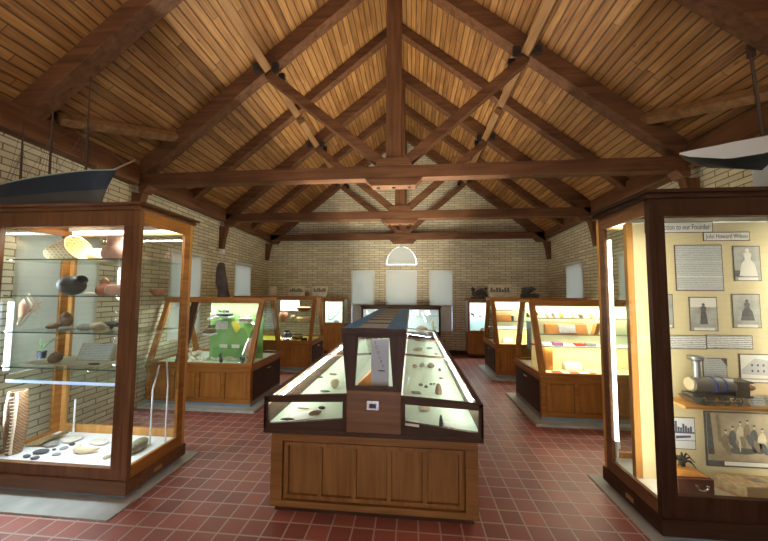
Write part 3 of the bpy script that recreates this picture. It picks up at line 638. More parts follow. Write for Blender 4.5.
MB().box((G0 + .056, YT, .936), (G1 - .056, YT + .03, .965)).build('gallery_sill', DARK('X'), ci, .003)
lp = MB().box((-.325, YT - .010, .80), (-.235, YT - .004, .865)).build('latch_plate', CHROME, ci, .002)
MB().box((-.305, YT - .014, .815), (-.255, YT - .010, .845)).build('latch_slot', BLACK, lp)
MB().prism([(GT0 + .12, 1.345), (GT1 - .12, 1.345), (GT1 - .115, 1.318), (GT0 + .115, 1.318)], 'Y', YT, YT + .03).build('gallery_head', DARK('X'), ci, .003)
MB().box((GT0, YT - .01, 1.345), (GT1, 5.10, 1.385)).build('gallery_top', DARK('Y'), ci, .004)
BLUE = plain('sky_reflection_strip', (.16, .42, 1.0), .6, var=.12, scale=8, spec=0.05)  # reflected blue sky painted on as a strip colour
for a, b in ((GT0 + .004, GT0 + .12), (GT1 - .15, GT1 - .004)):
    MB().box((a, YT + .02, 1.385), (b, 5.08, 1.388)).build('sky_reflection_top', BLUE, ci)
yy = YT + .02; gp = plain('grey_panel_daylight_tint', (.50, .66, .86), .7, var=.1, spec=0.05)  # grey panels with bluish daylight put into their colour
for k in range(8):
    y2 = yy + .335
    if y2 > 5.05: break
    MB().box((GT0 + .12, yy + .02, 1.385), (GT1 - .15, y2 - .005, 1.3875)).build('grey_panel_daylight_tint', gp, ci)
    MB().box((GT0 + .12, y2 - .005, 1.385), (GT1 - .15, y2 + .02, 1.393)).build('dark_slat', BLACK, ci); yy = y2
MB().box((G0 + .012, YT + .03, .90), (G1 - .012, 5.06, .915)).build('gallery_floor', MINT, ci)
area('gallery_lamp', (CM + .02, 3.6, 1.33), (.2, 2.6), 3, (.92, 1, .95))
# ------------------------------------------------------------------ exhibits
def RX(a): return Matrix.Rotation(math.radians(a), 3, 'X')
def RY(a): return Matrix.Rotation(math.radians(a), 3, 'Y')
def RZ(a): return Matrix.Rotation(math.radians(a), 3, 'Z')
CLAY = plain('red_clay', (.42, .17, .11), .7, var=.2, scale=14, bump=.2); PINK = plain('pink_clay', (.60, .34, .26), .75, var=.2, scale=16, bump=.3)
BCLAY = plain('black_clay', (.045, .045, .048), .45, var=.3); GREYST = plain('grey_stone', (.26, .25, .23), .8, var=.2, scale=30, bump=.3)
DKST = plain('dark_stone', (.07, .07, .08), .7, var=.3, scale=30, bump=.3); TANST = plain('tan_stone', (.46, .37, .24), .8, var=.2, scale=25, bump=.3)
LTST = plain('pale_stone', (.62, .58, .50), .8, var=.15, scale=25, bump=.2); BRNST = plain('brown_stone', (.20, .13, .085), .75, var=.25, scale=25, bump=.3)
GRNST = plain('mottled_green_stone', (.24, .22, .13), .6, var=.5, scale=25, bump=.2)
SHELL = plain('white_shell', (.75, .70, .62), .5, var=.1); AMBER = plain('amber_wood', (.62, .27, .06), .5, var=.15); RED = plain('red_cloth', (.45, .04, .03), .8, var=.1)
STRAW = weave_mat('straw_weave', (.80, .60, .34), (.42, .24, .09), 14); MATW = weave_mat('mat_weave', (.28, .19, .08), (.58, .44, .22), 22); WICK = weave_mat('wicker_weave', (.16, .08, .035), (.46, .28, .14), 22)
STEELM = plain('grey_steel', (.36, .37, .38), .35, .85); STEELD = plain('dark_steel', (.16, .155, .15), .4, .8); LEATHER = plain('brown_leather', (.20, .085, .04), .55, var=.2)
PRINT = text_mat('printed_sheet'); PRINTD = text_mat('printed_sheet_grey', (.62, .64, .64), (.34, .36, .38), .014)
def stone(name, label, cat, p, r, mat, seed=1, rz=0, rough=.15, group=None, flat=.75, tilt=0):
    p = Vector(p); M = RZ(rz) @ RY(tilt)
    mb = MB().blob((p.x, p.y, 0), r, seed, rough, M, None)
    if rough > .25:
        rr_ = random.Random(seed); mb = MB()
        for k in range(5): mb.blob((p.x + rr_.uniform(-.55, .55) * r[0], p.y + rr_.uniform(-.3, .3) * r[1], rr_.uniform(-.6, .6) * r[2]), (r[0] * rr_.uniform(.3, .6), r[1] * .6, r[2] * rr_.uniform(.3, .6)), seed + k, .3, M, None, 2)
    lo = min(v.z for v in mb.v)
    for v in mb.v: v.z += p.z - lo - .12 * r[2]
    for v in mb.v:
        if v.z < p.z + .001: v.z = p.z + .001
    o = mb.build(name, mat, smooth=80, origin=p); return tag(o, label, cat, group)
def pot(name, label, cat, p, prof, mat, n=22, M=None, sx=1, group=None):
    mb = MB().lathe(prof, n, (0, 0, 0), sx, 1, M); lo = min(v.z for v in mb.v)
    for v in mb.v: v += Vector(p) - Vector((0, 0, lo)) + Vector((0, 0, .001))
    return tag(mb.build(name, mat, smooth=60, origin=p), label, cat, group)
def card(name, label, cat, x0, x1, z0, z1, y, mat, group=None, th=.004, frame=None, lean=0):
    """thin board facing the visitor (-y)"""
    if frame is None:
        return tag(MB().box((x0, y - th, z0), (x1, y, z1)).build(name, mat, origin=((x0 + x1) / 2, y, z0)), label, cat, group)
    t = thing(name, ((x0 + x1) / 2, y, z0), label, cat, group)
    MB().box((x0, y - th, z0), (x1, y, z1)).build('backing', frame, t)
    b = .006
    MB().box((x0 + b, y - th - .0015, z0 + b), (x1 - b, y - th, z1 - b)).build('sheet', mat, t); return t
# ---- left tall case ------------------------------------------------------------
def sa(px, i, Y=2.55):
    """x on shelf i seen at px"""
    zs = SA[i] + .004; return at_y(px, 300 - (zs - 1.6) * 110, Y).x, Y, zs
x, y, z = sa(66, 0, 2.56)
prof = [(.0, 0), (.05, .0), (.082, .03), (.105, .09), (.122, .17), (.14, .25), (.15, .29), (.143, .29), (.133, .25), (.115, .17), (.098, .095), (.075, .04), (.04, .012), (0, .012)]
ax = Vector((.93, .22, .30)).normalized(); bx_ = Vector((0, 0, 1)); bx_ = (bx_ - ax * bx_.dot(ax)).normalized(); cx_ = ax.cross(bx_); M = Matrix((bx_, cx_, ax)).transposed()
t = thing('winnowing_basket', (x, y, z), 'large open straw scoop basket on the top glass shelf', 'basket')
prof = [(r * .86, q * .9) for r, q in prof]; mb = MB().lathe(prof, 36, (0, 0, 0), .92, 1.25, M); lo = min(v.z for v in mb.v); off = Vector((x - .16, y - .02, z - lo + .002))
for q, v in enumerate(mb.v): v += (M @ Vector((math.cos(q % 36 * math.pi), 0, 0))) * .0015
for v in mb.v: v += off
mb.build('bowl', STRAW, t, smooth=60)
rim = MB().tube([off + M @ Vector((.118 * math.cos(a), .160 * math.sin(a), .262)) for a in [2 * math.pi * i / 30 for i in range(31)]], .007, 6); 
for v in rim.v: v.z = max(v.z, z + .001)
rim.build('rim', plain('straw_rim', (.66, .44, .22), .7), t, smooth=60)
x, y, z = sa(99, 0, 2.74)
pot('gourd_bowl', 'round cream gourd beside the large scoop basket', 'gourd', (x, y, z), [(0, 0), (.05, .0), (.085, .035), (.092, .075), (.075, .12), (.04, .145), (0, .15)], plain('cream_gourd', (.74, .55, .36), .7, var=.1))
x, y, z = sa(114, 0, 2.52)
pot('clay_pot', 'pink clay pot with a wide neck on the top glass shelf', 'pot', (x, y, z), [(0, 0), (.055, 0), (.09, .03), (.098, .07), (.088, .115), (.062, .135), (.062, .20), (.072, .225), (.062, .225), (.054, .20), (.054, .14), (0, .13)], PINK)
x, y, z = sa(72, 1, 2.50)
t = thing('spouted_jug', (x, y, z), 'dark grey round jug with a round open spout, second shelf', 'jug')
mb = MB().blob((0, 0, 0), (.105, .095, .088), 3, .03); lo = min(v.z for v in mb.v)
for v in mb.v: v += Vector((x - .01, y, z - lo + .001))
mb.build('body', BCLAY, t, smooth=80)
M = RY(62) @ RX(-18)
MB().lathe([(.040, 0), (.036, .08), (.046, .105), (.040, .107), (.030, .08), (.030, .02)], 20, (x + .03, y - .005, z + .10), 1, 1, RZ(-12) @ RY(62)).build('spout', BCLAY, t, smooth=60)
stone('white_shell', 'small white shell at the foot of the dark spouted jug', 'shell', sa(89, 1, 2.42), (.042, .03, .018), SHELL, 5)
x, y, z = sa(104, 1, 2.60)
t = thing('handled_pot', (x, y, z), 'orange clay pot with a loop handle beside the dark spouted jug', 'pot')
MB().lathe([(0, z), (.04, z), (.066, z + .03), (.066, z + .07), (.045, z + .10), (.036, z + .115), (.042, z + .13), (.034, z + .13), (0, z + .10)], 20, (x, y, 0)).build('body', CLAY, t, smooth=60)
MB().tube([(x - .035 * math.cos(a), y, z + .125 + .035 * math.sin(a)) for a in [math.pi * i / 10 for i in range(11)]], .008).build('handle', CLAY, t, smooth=60)
x, y, z = sa(118, 1, 2.44)
pot('low_clay_jar', 'low pink and red clay jar beside the corner post, second shelf', 'jar', (x - .01, y, z), [(0, 0), (.06, 0), (.085, .03), (.085, .065), (.06, .095), (.045, .10), (0, .095)], PINK)
pot('brown_bowl', 'small brown bowl near the side glass on the second shelf', 'bowl', (-2.37, 2.62, SA[1] + .004), [(0, 0), (.03, 0), (.06, .03), (.075, .06), (.068, .06), (.03, .015), (0, .012)], CLAY)
x, y, z = sa(62, 2, 2.55)
t = thing('carved_figure', (x, y, z), 'dark brown carved seated figure at the left of the third shelf', 'carving')
mb = MB().blob((x + .02, y, z + .07), (.055, .045, .07), 11, .3).blob((x - .02, y - .02, z + .025), (.08, .05, .03), 12, .25).blob((x + .035, y, z + .13), (.03, .03, .03), 13, .2)
for v in mb.v: v.z = max(v.z, z + .001)
mb.build('body', BRNST, t, smooth=80)
MB().blob((x - .045, y - .055, z + .035), (.03, .02, .02), 14, .2).build('pale_face', TANST, t, smooth=80)
for i, (px, rx, mt, lb) in enumerate([(66, .07, GREYST, 'flat grey grinding stone next to the dark carved figure'), (83, .065, GREYST, 'oval grey brown stone in the middle of the third shelf'), (98, .075, TANST, 'largest tan stone at the right of the third shelf')]):
    stone('ground_stone', lb, 'stone', sa(px, 2, 2.44 + .03 * i), (rx, .045, .02 + .009 * i), mt, 20 + i, group='stones on the third shelf')
x, y, z = sa(112, 2, 2.62)
tag(MB().tube([(x - .09, y, z + .05), (x - .03, y, z + .045), (x + .06, y, z + .042)], [.008, .02, .024], 10).box((x - .02, y - .01, z + .001), (x, y + .01, z + .03)).build('stone_pestle', DKST, smooth=60), 'dark cylindrical pestle by the corner post on the third shelf', 'pestle')
x, y, z = sa(41, 3, 2.6)
t = thing('sprig_pot', (x, y, z + .013), 'small dark pot with a thin green sprig on the fourth shelf', 'potted plant')
MB().lathe([(0, z + .014), (.028, z + .014), (.036, z + .08), (.030, z + .08), (0, z + .07)], 16, (x, y, 0)).build('pot', plain('blue_black_pot', (.04, .05, .08), .5), t, smooth=60)
g = MB(); random.seed(5); leafm = plain('dried_leaf', (.20, .33, .14), .7)
for i in range(22):
    a = random.uniform(-.2, 1.2); l = random.uniform(.05, .16); p = Vector((x + .05 * a, y, z + .075 + .07 * abs(a))); q = p + Vector((l * a, random.uniform(-.03, .03), l * .55))
    g.tube([p, (p + q) / 2 + Vector((0, 0, .012)), q], [.0016, .0035, .001], 5)
g.tube([(x, y, z + .07), (x - .02, y, z + .15), (x - .025, y, z + .19)], .004, 5); g.build('sprig', leafm, t)
x, y, z = sa(55, 3, 2.47)
stone('round_stone', 'dark rounded stone beside the small potted sprig', 'stone', (x, y, z + .013), (.058, .045, .048), BRNST, 31, rough=.1)
xa, xb = sa(35, 3, 2.52)[0], sa(113, 3, 2.52)[0]
tag(MB().box((xa, 2.40, SA[3] + .005), (xb, 2.72, SA[3] + .015)).build('display_tray', plain('tan_board', (.50, .44, .33), .7), bevel=.002), 'thin tan board lying on the fourth glass shelf', 'board')
def easel_label(x0, x1, y, z, h, label, ymat, amt=None):
    t = thing('easel_label', ((x0 + x1) / 2, y, z), label, 'label')
    MB().prism([(y, z + .001), (y + .09, z + .001), (y + .055, z + h)], 'X', x0 - .02, x1 + .02).build('wedge', amt or plain('tan_board', (.5, .44, .33), .7), t)
    MB().prism([(y - .004, z + .008), (y - .001, z + .008), (y + .05, z + h - .004), (y + .046, z + h - .004)], 'X', x0, x1).build('sheet', ymat, t); return t
x0, x1 = sa(77, 3, 2.56)[0], sa(108, 3, 2.56)[0]
easel_label(x0, x1, 2.56, SA[3] + .015, .15, 'grey printed label on a sloping tan stand, fourth shelf', PRINTD)
x, y, z = sa(92, 3, 2.43)
stone('flint_blade', 'small dark flint lying before the sloping printed label', 'flint', (x + .02, y, z + .013), (.05, .018, .008), DKST, 36, 10)
# things low in the left case
def fz(px, py, z=.221): p = at_z(px, py, z); p.y = min(p.y, 2.80); return p
fs = [(72, 440, .095, .07, .016, LTST, 'large flat pale stone disc by the rear rail of the case floor'), (99, 443, .12, .05, .014, LTST, 'long flat pale slab behind the horn shaped stone'), (51, 446, .060, .045, .020, GREYST, 'oval grey stone in front of the woven mat'),
      (42, 453, .062, .035, .018, DKST, 'largest near black stone on the case floor'), (27, 457, .032, .02, .010, DKST, 'small dark stone, leftmost on the case floor'), (35, 459, .034, .022, .010, DKST, 'small dark stone right beside the leftmost one'),
      (57, 455, .036, .024, .010, GREYST, 'grey oval stone right of the near black stone'), (64, 449, .030, .024, .010, GREYST, 'grey pebble centred below the flat pale disc'), (54, 450, .018, .012, .008, DKST, 'tiny dark pebble between two grey stones'), (72, 445, .028, .018, .009, DKST, 'small dark pebble at the edge of the flat pale disc'),
      (107, 458, .022, .03, .012, TANST, 'small tan pebble beside the corner post on the case floor')]
for i, (px, py, rx, ry, rz_, mt, lb) in enumerate(fs):
    stone('floor_stone', lb, 'stone', fz(px, py), (rx, ry, rz_), mt, 40 + i, random.uniform(-10, 10), .12, 'stones on the left case floor')
p = fz(84, 453)
tag(MB().tube([p + Vector(q) for q in ((-.085, .03, .05), (-.075, .0, .028), (-.02, -.01, .026), (.05, .0, .028), (.11, .03, .03))], [.012, .026, .026, .024, .012], 12).build('horn_stone', plain('cream_stone', (.70, .55, .36), .7, var=.12, bump=.2), smooth=70), 'cream horn shaped stone with an upturned end', 'stone')
p = at_z(139, 450, .221); stone('mottled_stone', 'big mottled green brown egg stone near the side glass', 'stone', (p.x - .01, p.y, .221), (.055, .105, .05), GRNST, 60, 8, .06)
t = thing('folded_mat', (-3.36, 2.66, .221), 'woven straw mat curled up at one end on the case floor', 'mat')
mt = MB(); pts = [(-3.565, .224), (-3.50, .226), (-3.43, .233), (-3.37, .252), (-3.33, .285)]
for (a, za), (b, zb) in zip(pts, pts[1:]):
    mt.hull8([(a, 2.53, za), (b, 2.53, zb), (b, 2.53, zb + .006), (a, 2.53, za + .006)], [(a, 2.75, za), (b, 2.75, za + (zb - za) * 1.6), (b, 2.75, za + (zb - za) * 1.6 + .006), (a, 2.75, za + .006)])
mt.build('weave', MATW, t)
bxx = -3.50; t = thing('tall_basket', (bxx, 2.42, .221), 'tall laced wicker carrying basket standing in the left corner of the case', 'basket')
MB().lathe([(0, .222), (.055, .222), (.07, .30), (.082, .45), (.080, .62), (.066, .76), (.052, .76), (.06, .62), (.06, .45), (.04, .30), (0, .26)], 24, (bxx, 2.43, 0), 1, .85).build('body', WICK, t, smooth=60)
MB().tube([(bxx + .045, 2.375, .24), (bxx + .07, 2.36, .36), (bxx + .082, 2.362, .50), (bxx + .07, 2.375, .66), (bxx + .05, 2.385, .76)], .011).build('laced_edge', plain('pale_lacing', (.70, .58, .42), .7), t, smooth=60)
lac = MB()
for i in range(17):
    u = i / 16; xx = bxx + .05 + .03 * math.sin(u * math.pi); lac.tube([(xx - .022, 2.352, .26 + u * .46), (xx + .02, 2.352, .266 + u * .46)], .004, 5)
lac.build('lacing_stitches', plain('cream_thread', (.80, .70, .55), .7), t)
t = thing('leather_frame', (-3.44, 2.44, SA[2] + .004), 'brown hide stretched on crossed pale sticks at the left shelf end', 'stick frame')
X, Z = -3.455, SA[2] + .18
MB().prism([(X - .10, Z - .07), (X + .02, Z), (X - .06, Z + .11), (X - .11, Z + .06)], 'Y', 2.43, 2.437).build('hide', LEATHER, t)
pl_ = plain('pale_stick', (.66, .50, .36), .6)
for a, b in (((-.02, .14), (.12, -.03)), ((.01, .15), (.15, .0)), ((-.09, -.12), (.12, .11)), ((-.07, -.14), (.15, .09))):
    MB().tube([(X + a[0], 2.42, Z + a[1]), (X + b[0], 2.41, Z + b[1])], .006).build('stick', pl_, t)
# ---- right tall case -----------------------------------------------------------
P2 = PY
def cpos(px0, py0, px1, py1, Y=PY): a = at_y(px0, py1, Y); b = at_y(px1, py0, Y); return a.x, b.x, (a.z + at_y(px1, py1, Y).z) / 2, (b.z + at_y(px0, py0, Y).z) / 2
FR = plain('maroon_mount', (.13, .035, .035), .6); FRG = plain('grey_mount', (.12, .11, .10), .6)
PHOTO = plain('old_photograph', (.40, .40, .37), .6, var=.35, scale=9); PHD = plain('photo_dark', (.09, .09, .10), .6, var=.3); PHL = plain('photo_pale', (.80, .78, .72), .6)
INK = plain('ink', (.10, .08, .08), .7)
facing = Matrix(((1, 0, 0, 0), (0, 0, -1, 0), (0, 1, 0, 0), (0, 0, 0, 1)))
def heading(px, lab, txt):
    x0, x1, z0, z1 = cpos(*px); x0 = max(x0, 1.86); t = card('heading_strip', lab, 'sign', x0, x1, z0, z1, PY, PAPER, 'strips of writing on the cream panel', frame=FR)
    M = facing.copy(); M.translation = Vector(((x0 + x1) / 2, PY - .0062, (z0 + z1) / 2)); cast(txt, (z1 - z0) * .70, INK, t, M, fit=(x1 - x0) * .90)
heading((640, 222, 712, 233), 'upper white heading strip ending in the word Founder', 'Introduction to our Founder')
heading((703, 232, 749, 241), 'white heading strip bearing the name John Howard Wilson', 'John Howard Wilson')
x0, x1, z0, z1 = cpos(676, 245, 721, 291); t = card('text_sheet', 'large square sheet of grey print below the heading strips', 'text sheet', x0, x1, z0, z1, PY, PRINTD, frame=FR)
for k in (.30, .62): MB().box((x0 + .008, PY - .0066, z0 + (z1 - z0) * k), (x1 - .008, PY - .0056, z0 + (z1 - z0) * k + .006)).build('blank_line', PHL, t)
def fig(t, x, z0, z1, mat, skirt, y):
    h = z1 - z0; w = h * (.30 if skirt else .17)
    MB().prism([(x - w, z0), (x + w, z0), (x + w * .7, z0 + h * .45), (x + h * .09, z0 + h * .60), (x + h * .13, z0 + h * .80), (x + h * .05, z0 + h * .86), (x - h * .05, z0 + h * .86), (x - h * .13, z0 + h * .80), (x - h * .09, z0 + h * .60), (x - w * .7, z0 + h * .45)], 'Y', y - .001, y).prism([(x + h * .07 * math.cos(a), z0 + h * .93 + h * .07 * math.sin(a)) for a in [i * math.pi / 5 for i in range(10)]], 'Y', y - .001, y).build('printed_figure', mat, t)
def photo(px, lab, mode):
    x0, x1, z0, z1 = cpos(*px); x0 = max(x0, 1.79); t = card('old_photograph', lab, 'photograph', x0, x1, z0, z1, PY, PHOTO, 'old photographs on the cream panel', frame=FRG)
    y = PY - .0055; w, h = x1 - x0, z1 - z0
    if mode != 'house': MB().box((x0 + w * .14, y - .001, z0 + h * .02), (x1 - w * .14, y, z0 + h * .10)).build('caption', PHL, t)
    if mode == 'woman': fig(t, x0 + w * .52, z0 + h * .14, z0 + h * .93, PHL, 1, y); MB().box((x0 + .008, y - .0008, z0 + h * .12), (x0 + w * .3, y, z0 + h * .3)).build('dark_patch', PHD, t)
    if mode == 'man': fig(t, x0 + w * .5, z0 + h * .2, z0 + h * .82, PHD, 0, y); MB().box((x0 + .008, y - .0006, z0 + h * .7), (x1 - .008, y - .0001, z1 - .008)).build('pale_sky', PHL, t)
    if mode == 'girl': fig(t, x0 + w * .52, z0 + h * .22, z0 + h * .84, PHD, 1, y)
    if mode == 'house':
        MB().box((x0 + .008, y - .0006, z0 + h * .16), (x1 - .008, y - .0001, z1 - .008)).box((x0 + .008, y - .0006, z0 + .008), (x1 - .008, y - .0001, z0 + h * .12)).build('pale_sky', PHL, t)
        MB().prism([(x0 + .012, z0 + h * .45), (x0 + w * .4, z0 + h * .85), (x1 - .01, z0 + h * .75), (x1 - .01, z0 + h * .25), (x0 + .012, z0 + h * .3)], 'Y', y - .0012, y - .0006).build('printed_house', plain('photo_mid', (.52, .53, .55), .6), t)
        m = MB()
        for i in range(4):
            for j in range(2): m.box((x0 + w * (.3 + .15 * i), y - .0018, z0 + h * (.38 + .2 * j)), (x0 + w * (.35 + .15 * i), y - .0012, z0 + h * (.45 + .2 * j)))
        m.build('printed_windows', PHD, t)
    return t
photo((734, 246, 759, 281), 'photograph of a woman in a long white dress', 'woman')
photo((658, 294, 672, 328), 'photograph half hidden behind the dark corner post', 'plain')
photo((690, 297, 716, 331), 'photograph of a dark standing figure in a garden', 'man')
photo((733, 294, 759, 328), 'photograph of a dark figure on a misty ground', 'girl')
photo((740, 354, 776, 383), 'wide photograph of a white house with dark windows', 'house')
for px, lb in (((661, 335, 706, 349), 'left one of two joined strips of print above the model locomotive'), ((706, 335, 752, 349), 'right one of two joined strips of print above the model locomotive')):
    x0, x1, z0, z1 = cpos(*px); card('print_strip', lb, 'text sheet', x0, x1 - .002, z0, z1, PY, PRINT, 'joined strips of print', frame=FRG)
x0, x1, z0, z1 = cpos(703, 358, 726, 378); t = card('grey_document', 'grey printed document behind the model locomotive', 'text sheet', x0, x1, z0, z1, PY, PRINTD, frame=FRG)
MB().prism([(x1 - .045, z1), (x1, z1), (x1, z1 - .06)], 'Y', PY - .007, PY - .0055).build('corner_mount', PHD, t)
x0, x1, z0, z1 = cpos(671, 417, 694, 449); t = card('factory_print', 'small print of a skyline above a caption, lower left of the panel', 'print', x0, x1, z0, z1, PY, plain('print_paper', (.74, .76, .80), .6), frame=FRG)
m = MB(); w = x1 - x0; h = z1 - z0
for i, k in enumerate((.15, .3, .12, .1, .22, .16, .1, .14)): m.box((x0 + w * (.08 + .1 * i), PY - .0065, z0 + h * .55), (x0 + w * (.16 + .1 * i), PY - .0055, z0 + h * (.58 + k)))
m.box((x0 + .008, PY - .0065, z0 + h * .50), (x1 - .008, PY - .0055, z0 + h * .55)).prism([(x0 + w * .2, z0 + h * .33), (x1 - w * .2, z0 + h * .38), (x1 - w * .2, z0 + h * .44), (x0 + w * .2, z0 + h * .42)], 'Y', PY - .0065, PY - .0055)
m.build('printed_skyline', plain('blue_ink', (.08, .09, .16), .6), t); MB().box((x0 + .004, PY - .0065, z0 + h * .27), (x1 - .004, PY - .0055, z0 + h * .285)).build('caption_rule', PHD, t)
# large group photograph leaning against the panel
x0, x1, z0, z1 = cpos(706, 412, 782, 467); t = thing('group_photograph', ((x0 + x1) / 2, PY, z0), 'largest photograph, a sepia group of seated people under the wooden shelf', 'photograph')
SEP = plain('sepia_photo', (.42, .34, .22), .5, var=.35, scale=7); w, h = x1 - x0, z1 - z0
MB().box((x0, PY - .012, z0), (x1, PY - .002, z1)).build('backing', PHD, t); MB().box((x0 + .008, PY - .0135, z0 + .045), (x1 - .008, PY - .012, z1 - .008)).build('sheet', SEP, t)
MB().box((x0 + w * .22, PY - .0135, z0 + .012), (x1 - .02, PY - .012, z0 + .04)).build('caption', PAPER, t)
y = PY - .0135; drk = MB(); mid = MB(); pal = MB()
def bl(mb, u, v, ru, rv, lay, n=9, sk=0): mb.prism([(x0 + w * (u + ru * math.cos(a) + sk * math.sin(a)), z0 + h * (v + rv * math.sin(a))) for a in [i * 2 * math.pi / n for i in range(n)]], 'Y', y - .0006 * (lay + 1), y - .0006 * lay)
drk.prism([(x0 + .01, z0 + h * .22), (x0 + w * .10, z0 + h * .22), (x0 + w * .07, z1 - .01), (x0 + .01, z1 - .01)], 'Y', y - .0006, y)
mid.prism([(x0 + w * .16, z0 + h * .45), (x0 + w * .20, z0 + h * .45), (x0 + w * .18, z1 - .02), (x0 + w * .14, z1 - .02)], 'Y', y - .0006, y)
folk = [(.24, .52, .05, .13), (.33, .58, .05, .14), (.43, .66, .045, .15), (.52, .70, .04, .14), (.60, .60, .05, .15), (.70, .55, .055, .15), (.82, .48, .06, .14)]
for i, (u, v, ru, rv) in enumerate(folk):
    bl((drk, mid, pal)[(i * 2 + 1) % 3], u, v - .05, ru, rv, 1, sk=.01); bl(pal, u + .01, v + rv - .01, .016, .035, 3); bl(drk, u + .01, v + rv + .015, .017, .02, 4)
    bl((mid, drk)[i % 2], u + .03, v - .20, .035, .11, 2, sk=-.02)
bl(drk, .45, .30, .20, .06, 1); bl(drk, .66, .36, .10, .10, 1); bl(pal, .88, .32, .03, .12, 4, sk=-.03); bl(pal, .42, .42, .012, .14, 4)
drk.build('printed_dark_clothes', PHD, t); mid.build('printed_mid_tones', plain('sepia_mid', (.24, .19, .12), .6, var=.3), t); pal.build('printed_faces', plain('sepia_pale', (.70, .62, .46), .6, var=.2), t)
# locomotive
LX, _z = xz(683, 404, 2.45); lx = LX; ly = 2.44; lz = SB + .001
t = thing('model_locomotive', (lx + .25, ly, lz), 'grey metal model steam locomotive with a tall funnel on the wooden shelf', 'model locomotive')
MB().box((lx + .02, ly - .045, lz + .055), (lx + .42, ly + .045, lz + .072)).build('chassis', STEELD, t, .003)
MB().lathe([(0, 0), (.052, 0), (.055, .01), (.055, .26), (0, .26)], 24, (lx + .05, ly, lz + .135), 1, 1, RY(90)).build('boiler', STEELM, t, smooth=40)
MB().lathe([(0, 0), (.044, 0), (.044, .012), (0, .016)], 24, (lx + .05, ly, lz + .135), 1, 1, RY(-90)).build('smokebox_door', plain('pale_brass', (.62, .56, .42), .4, .3), t, smooth=40)
for k in (.17, .235): MB().lathe([(.0555, 0), (.058, 0), (.058, .014), (.0555, .014)], 24, (lx + k, ly, lz + .135), 1, 1, RY(90)).build('boiler_band', plain('blue_band', (.06, .09, .42), .4), t, smooth=40)
MB().lathe([(.028, .17), (.027, .30), (.050, .315), (.052, .335), (.040, .338), (0, .33)], 20, (lx + .095, ly, lz), 1, 1).build('funnel', STEELM, t, smooth=40)
MB().prism([(lx + .0, lz + .05), (lx + .10, lz + .05), (lx + .10, lz + .02), (lx + .03, lz + .015)], 'Y', ly - .05, ly + .05).build('cowcatcher', STEELM, t)
MB().box((lx + .31, ly - .045, lz + .072), (lx + .40, ly + .045, lz + .16)).box((lx + .30, ly - .052, lz + .16), (lx + .42, ly + .052, lz + .172)).build('cab', STEELD, t, .003)
MB().lathe([(0, 0), (.018, 0), (.022, .03), (.012, .05), (0, .052)], 14, (lx + .42, ly, lz + .12), 1, 1, RY(90)).build('whistle', CLAY, t, smooth=40)
for k, (dx, r) in enumerate(((.09, .022), (.15, .022), (.23, .034), (.31, .034))):
    for q in (-1, 1):
        wmb = MB().tube([(lx + dx + (r - .004) * math.cos(a), ly + q * .052, lz + r + (r - .004) * math.sin(a)) for a in [2 * math.pi * i / 16 for i in range(17)]], .0045, 6)
        for i in range(4): a = math.pi * i / 4; wmb.tube([(lx + dx - (r - .005) * math.cos(a), ly + q * .052, lz + r - (r - .005) * math.sin(a)), (lx + dx + (r - .005) * math.cos(a), ly + q * .052, lz + r + (r - .005) * math.sin(a))], .003, 5)
        wmb.build('wheel', STEELD, t, smooth=40)
for q in (-1, 1): MB().box((lx + .09, ly + q * .058 - .002, lz + .03), (lx + .32, ly + q * .058 + .002, lz + .038)).build('coupling_rod', STEELM, t)
tag(MB().prism([(1.90, 2.36), (2.03, 2.37), (2.06, 2.44), (1.93, 2.45)], 'Z', SB + .0, SB + .006).add([], []).build('white_note', PAPER), 'white note lying on the shelf end in front of the locomotive', 'note') if False else None
for px, w_, lb in ((743, .055, 'small framed card beside the locomotive on the wooden shelf'), (759, .06, 'small framed card, second one along from the locomotive')):
    x = at_y(px + 10, 398, 2.44).x; zz = SB + .001
    t = thing('desk_card', (x, 2.44, zz), lb, 'card', 'small cards on the wooden shelf')
    MB().prism([(2.40, zz), (2.47, zz), (2.445, zz + .07), (2.435, zz + .07)], 'X', x - w_, x + w_).build('stand', plain('cream_stand', (.66, .60, .45), .6), t, .002)
    MB().prism([(2.3975, zz + .012), (2.4015, zz + .01), (2.4315, zz + .06), (2.4275, zz + .061)], 'X', x - w_ * .7, x + w_ * .7).build('sheet', PRINTD, t)
zb_ = .247
t = thing('lidded_box', (1.98, 2.43, zb_), 'dark leather box with a metal handle on the case floor', 'box')
MB().box((1.86, 2.37, zb_), (2.10, 2.50, zb_ + .115)).build('body', plain('dark_leather', (.10, .035, .02), .5, var=.2), t, .006)
MB().tube([(2.02 - .035 * math.cos(a), 2.364, zb_ + .065 - .022 * math.sin(a)) for a in [math.pi * i / 8 for i in range(9)]], .005).build('handle', CHROME, t, smooth=40)
for q in (1.985, 2.055): MB().lathe([(0, 0), (.010, 0), (.008, .006), (0, .007)], 12, (q, 2.37, zb_ + .07), 1, 1, RX(90)).build('rivet', CHROME, t)
zw = zb_ + .117
tag(MB().prism([(1.86, zw), (2.09, zw), (2.07, zw + .012), (1.93, zw + .045), (1.86, zw + .045)], 'Y', 2.39, 2.49).build('wooden_wedge', AMBER, bevel=.003), 'sloping amber wooden block resting on the dark leather box', 'wooden block')
t = thing('iron_trap', (1.93, 2.44, zw + .045), 'spiky black iron trap resting on the amber wooden block', 'trap')
m = MB(); random.seed(3); c0 = Vector((1.955, 2.44, zw + .085))
for i in range(11): a = i * .57; m.tube([c0, c0 + Vector((.05 * math.cos(a), .03 * math.sin(a), .025 + .02 * math.sin(2 * a))), c0 + Vector((.085 * math.cos(a), .045 * math.sin(a), -.01 + .03 * math.sin(a * 3)))], [.009, .006, .003], 6)
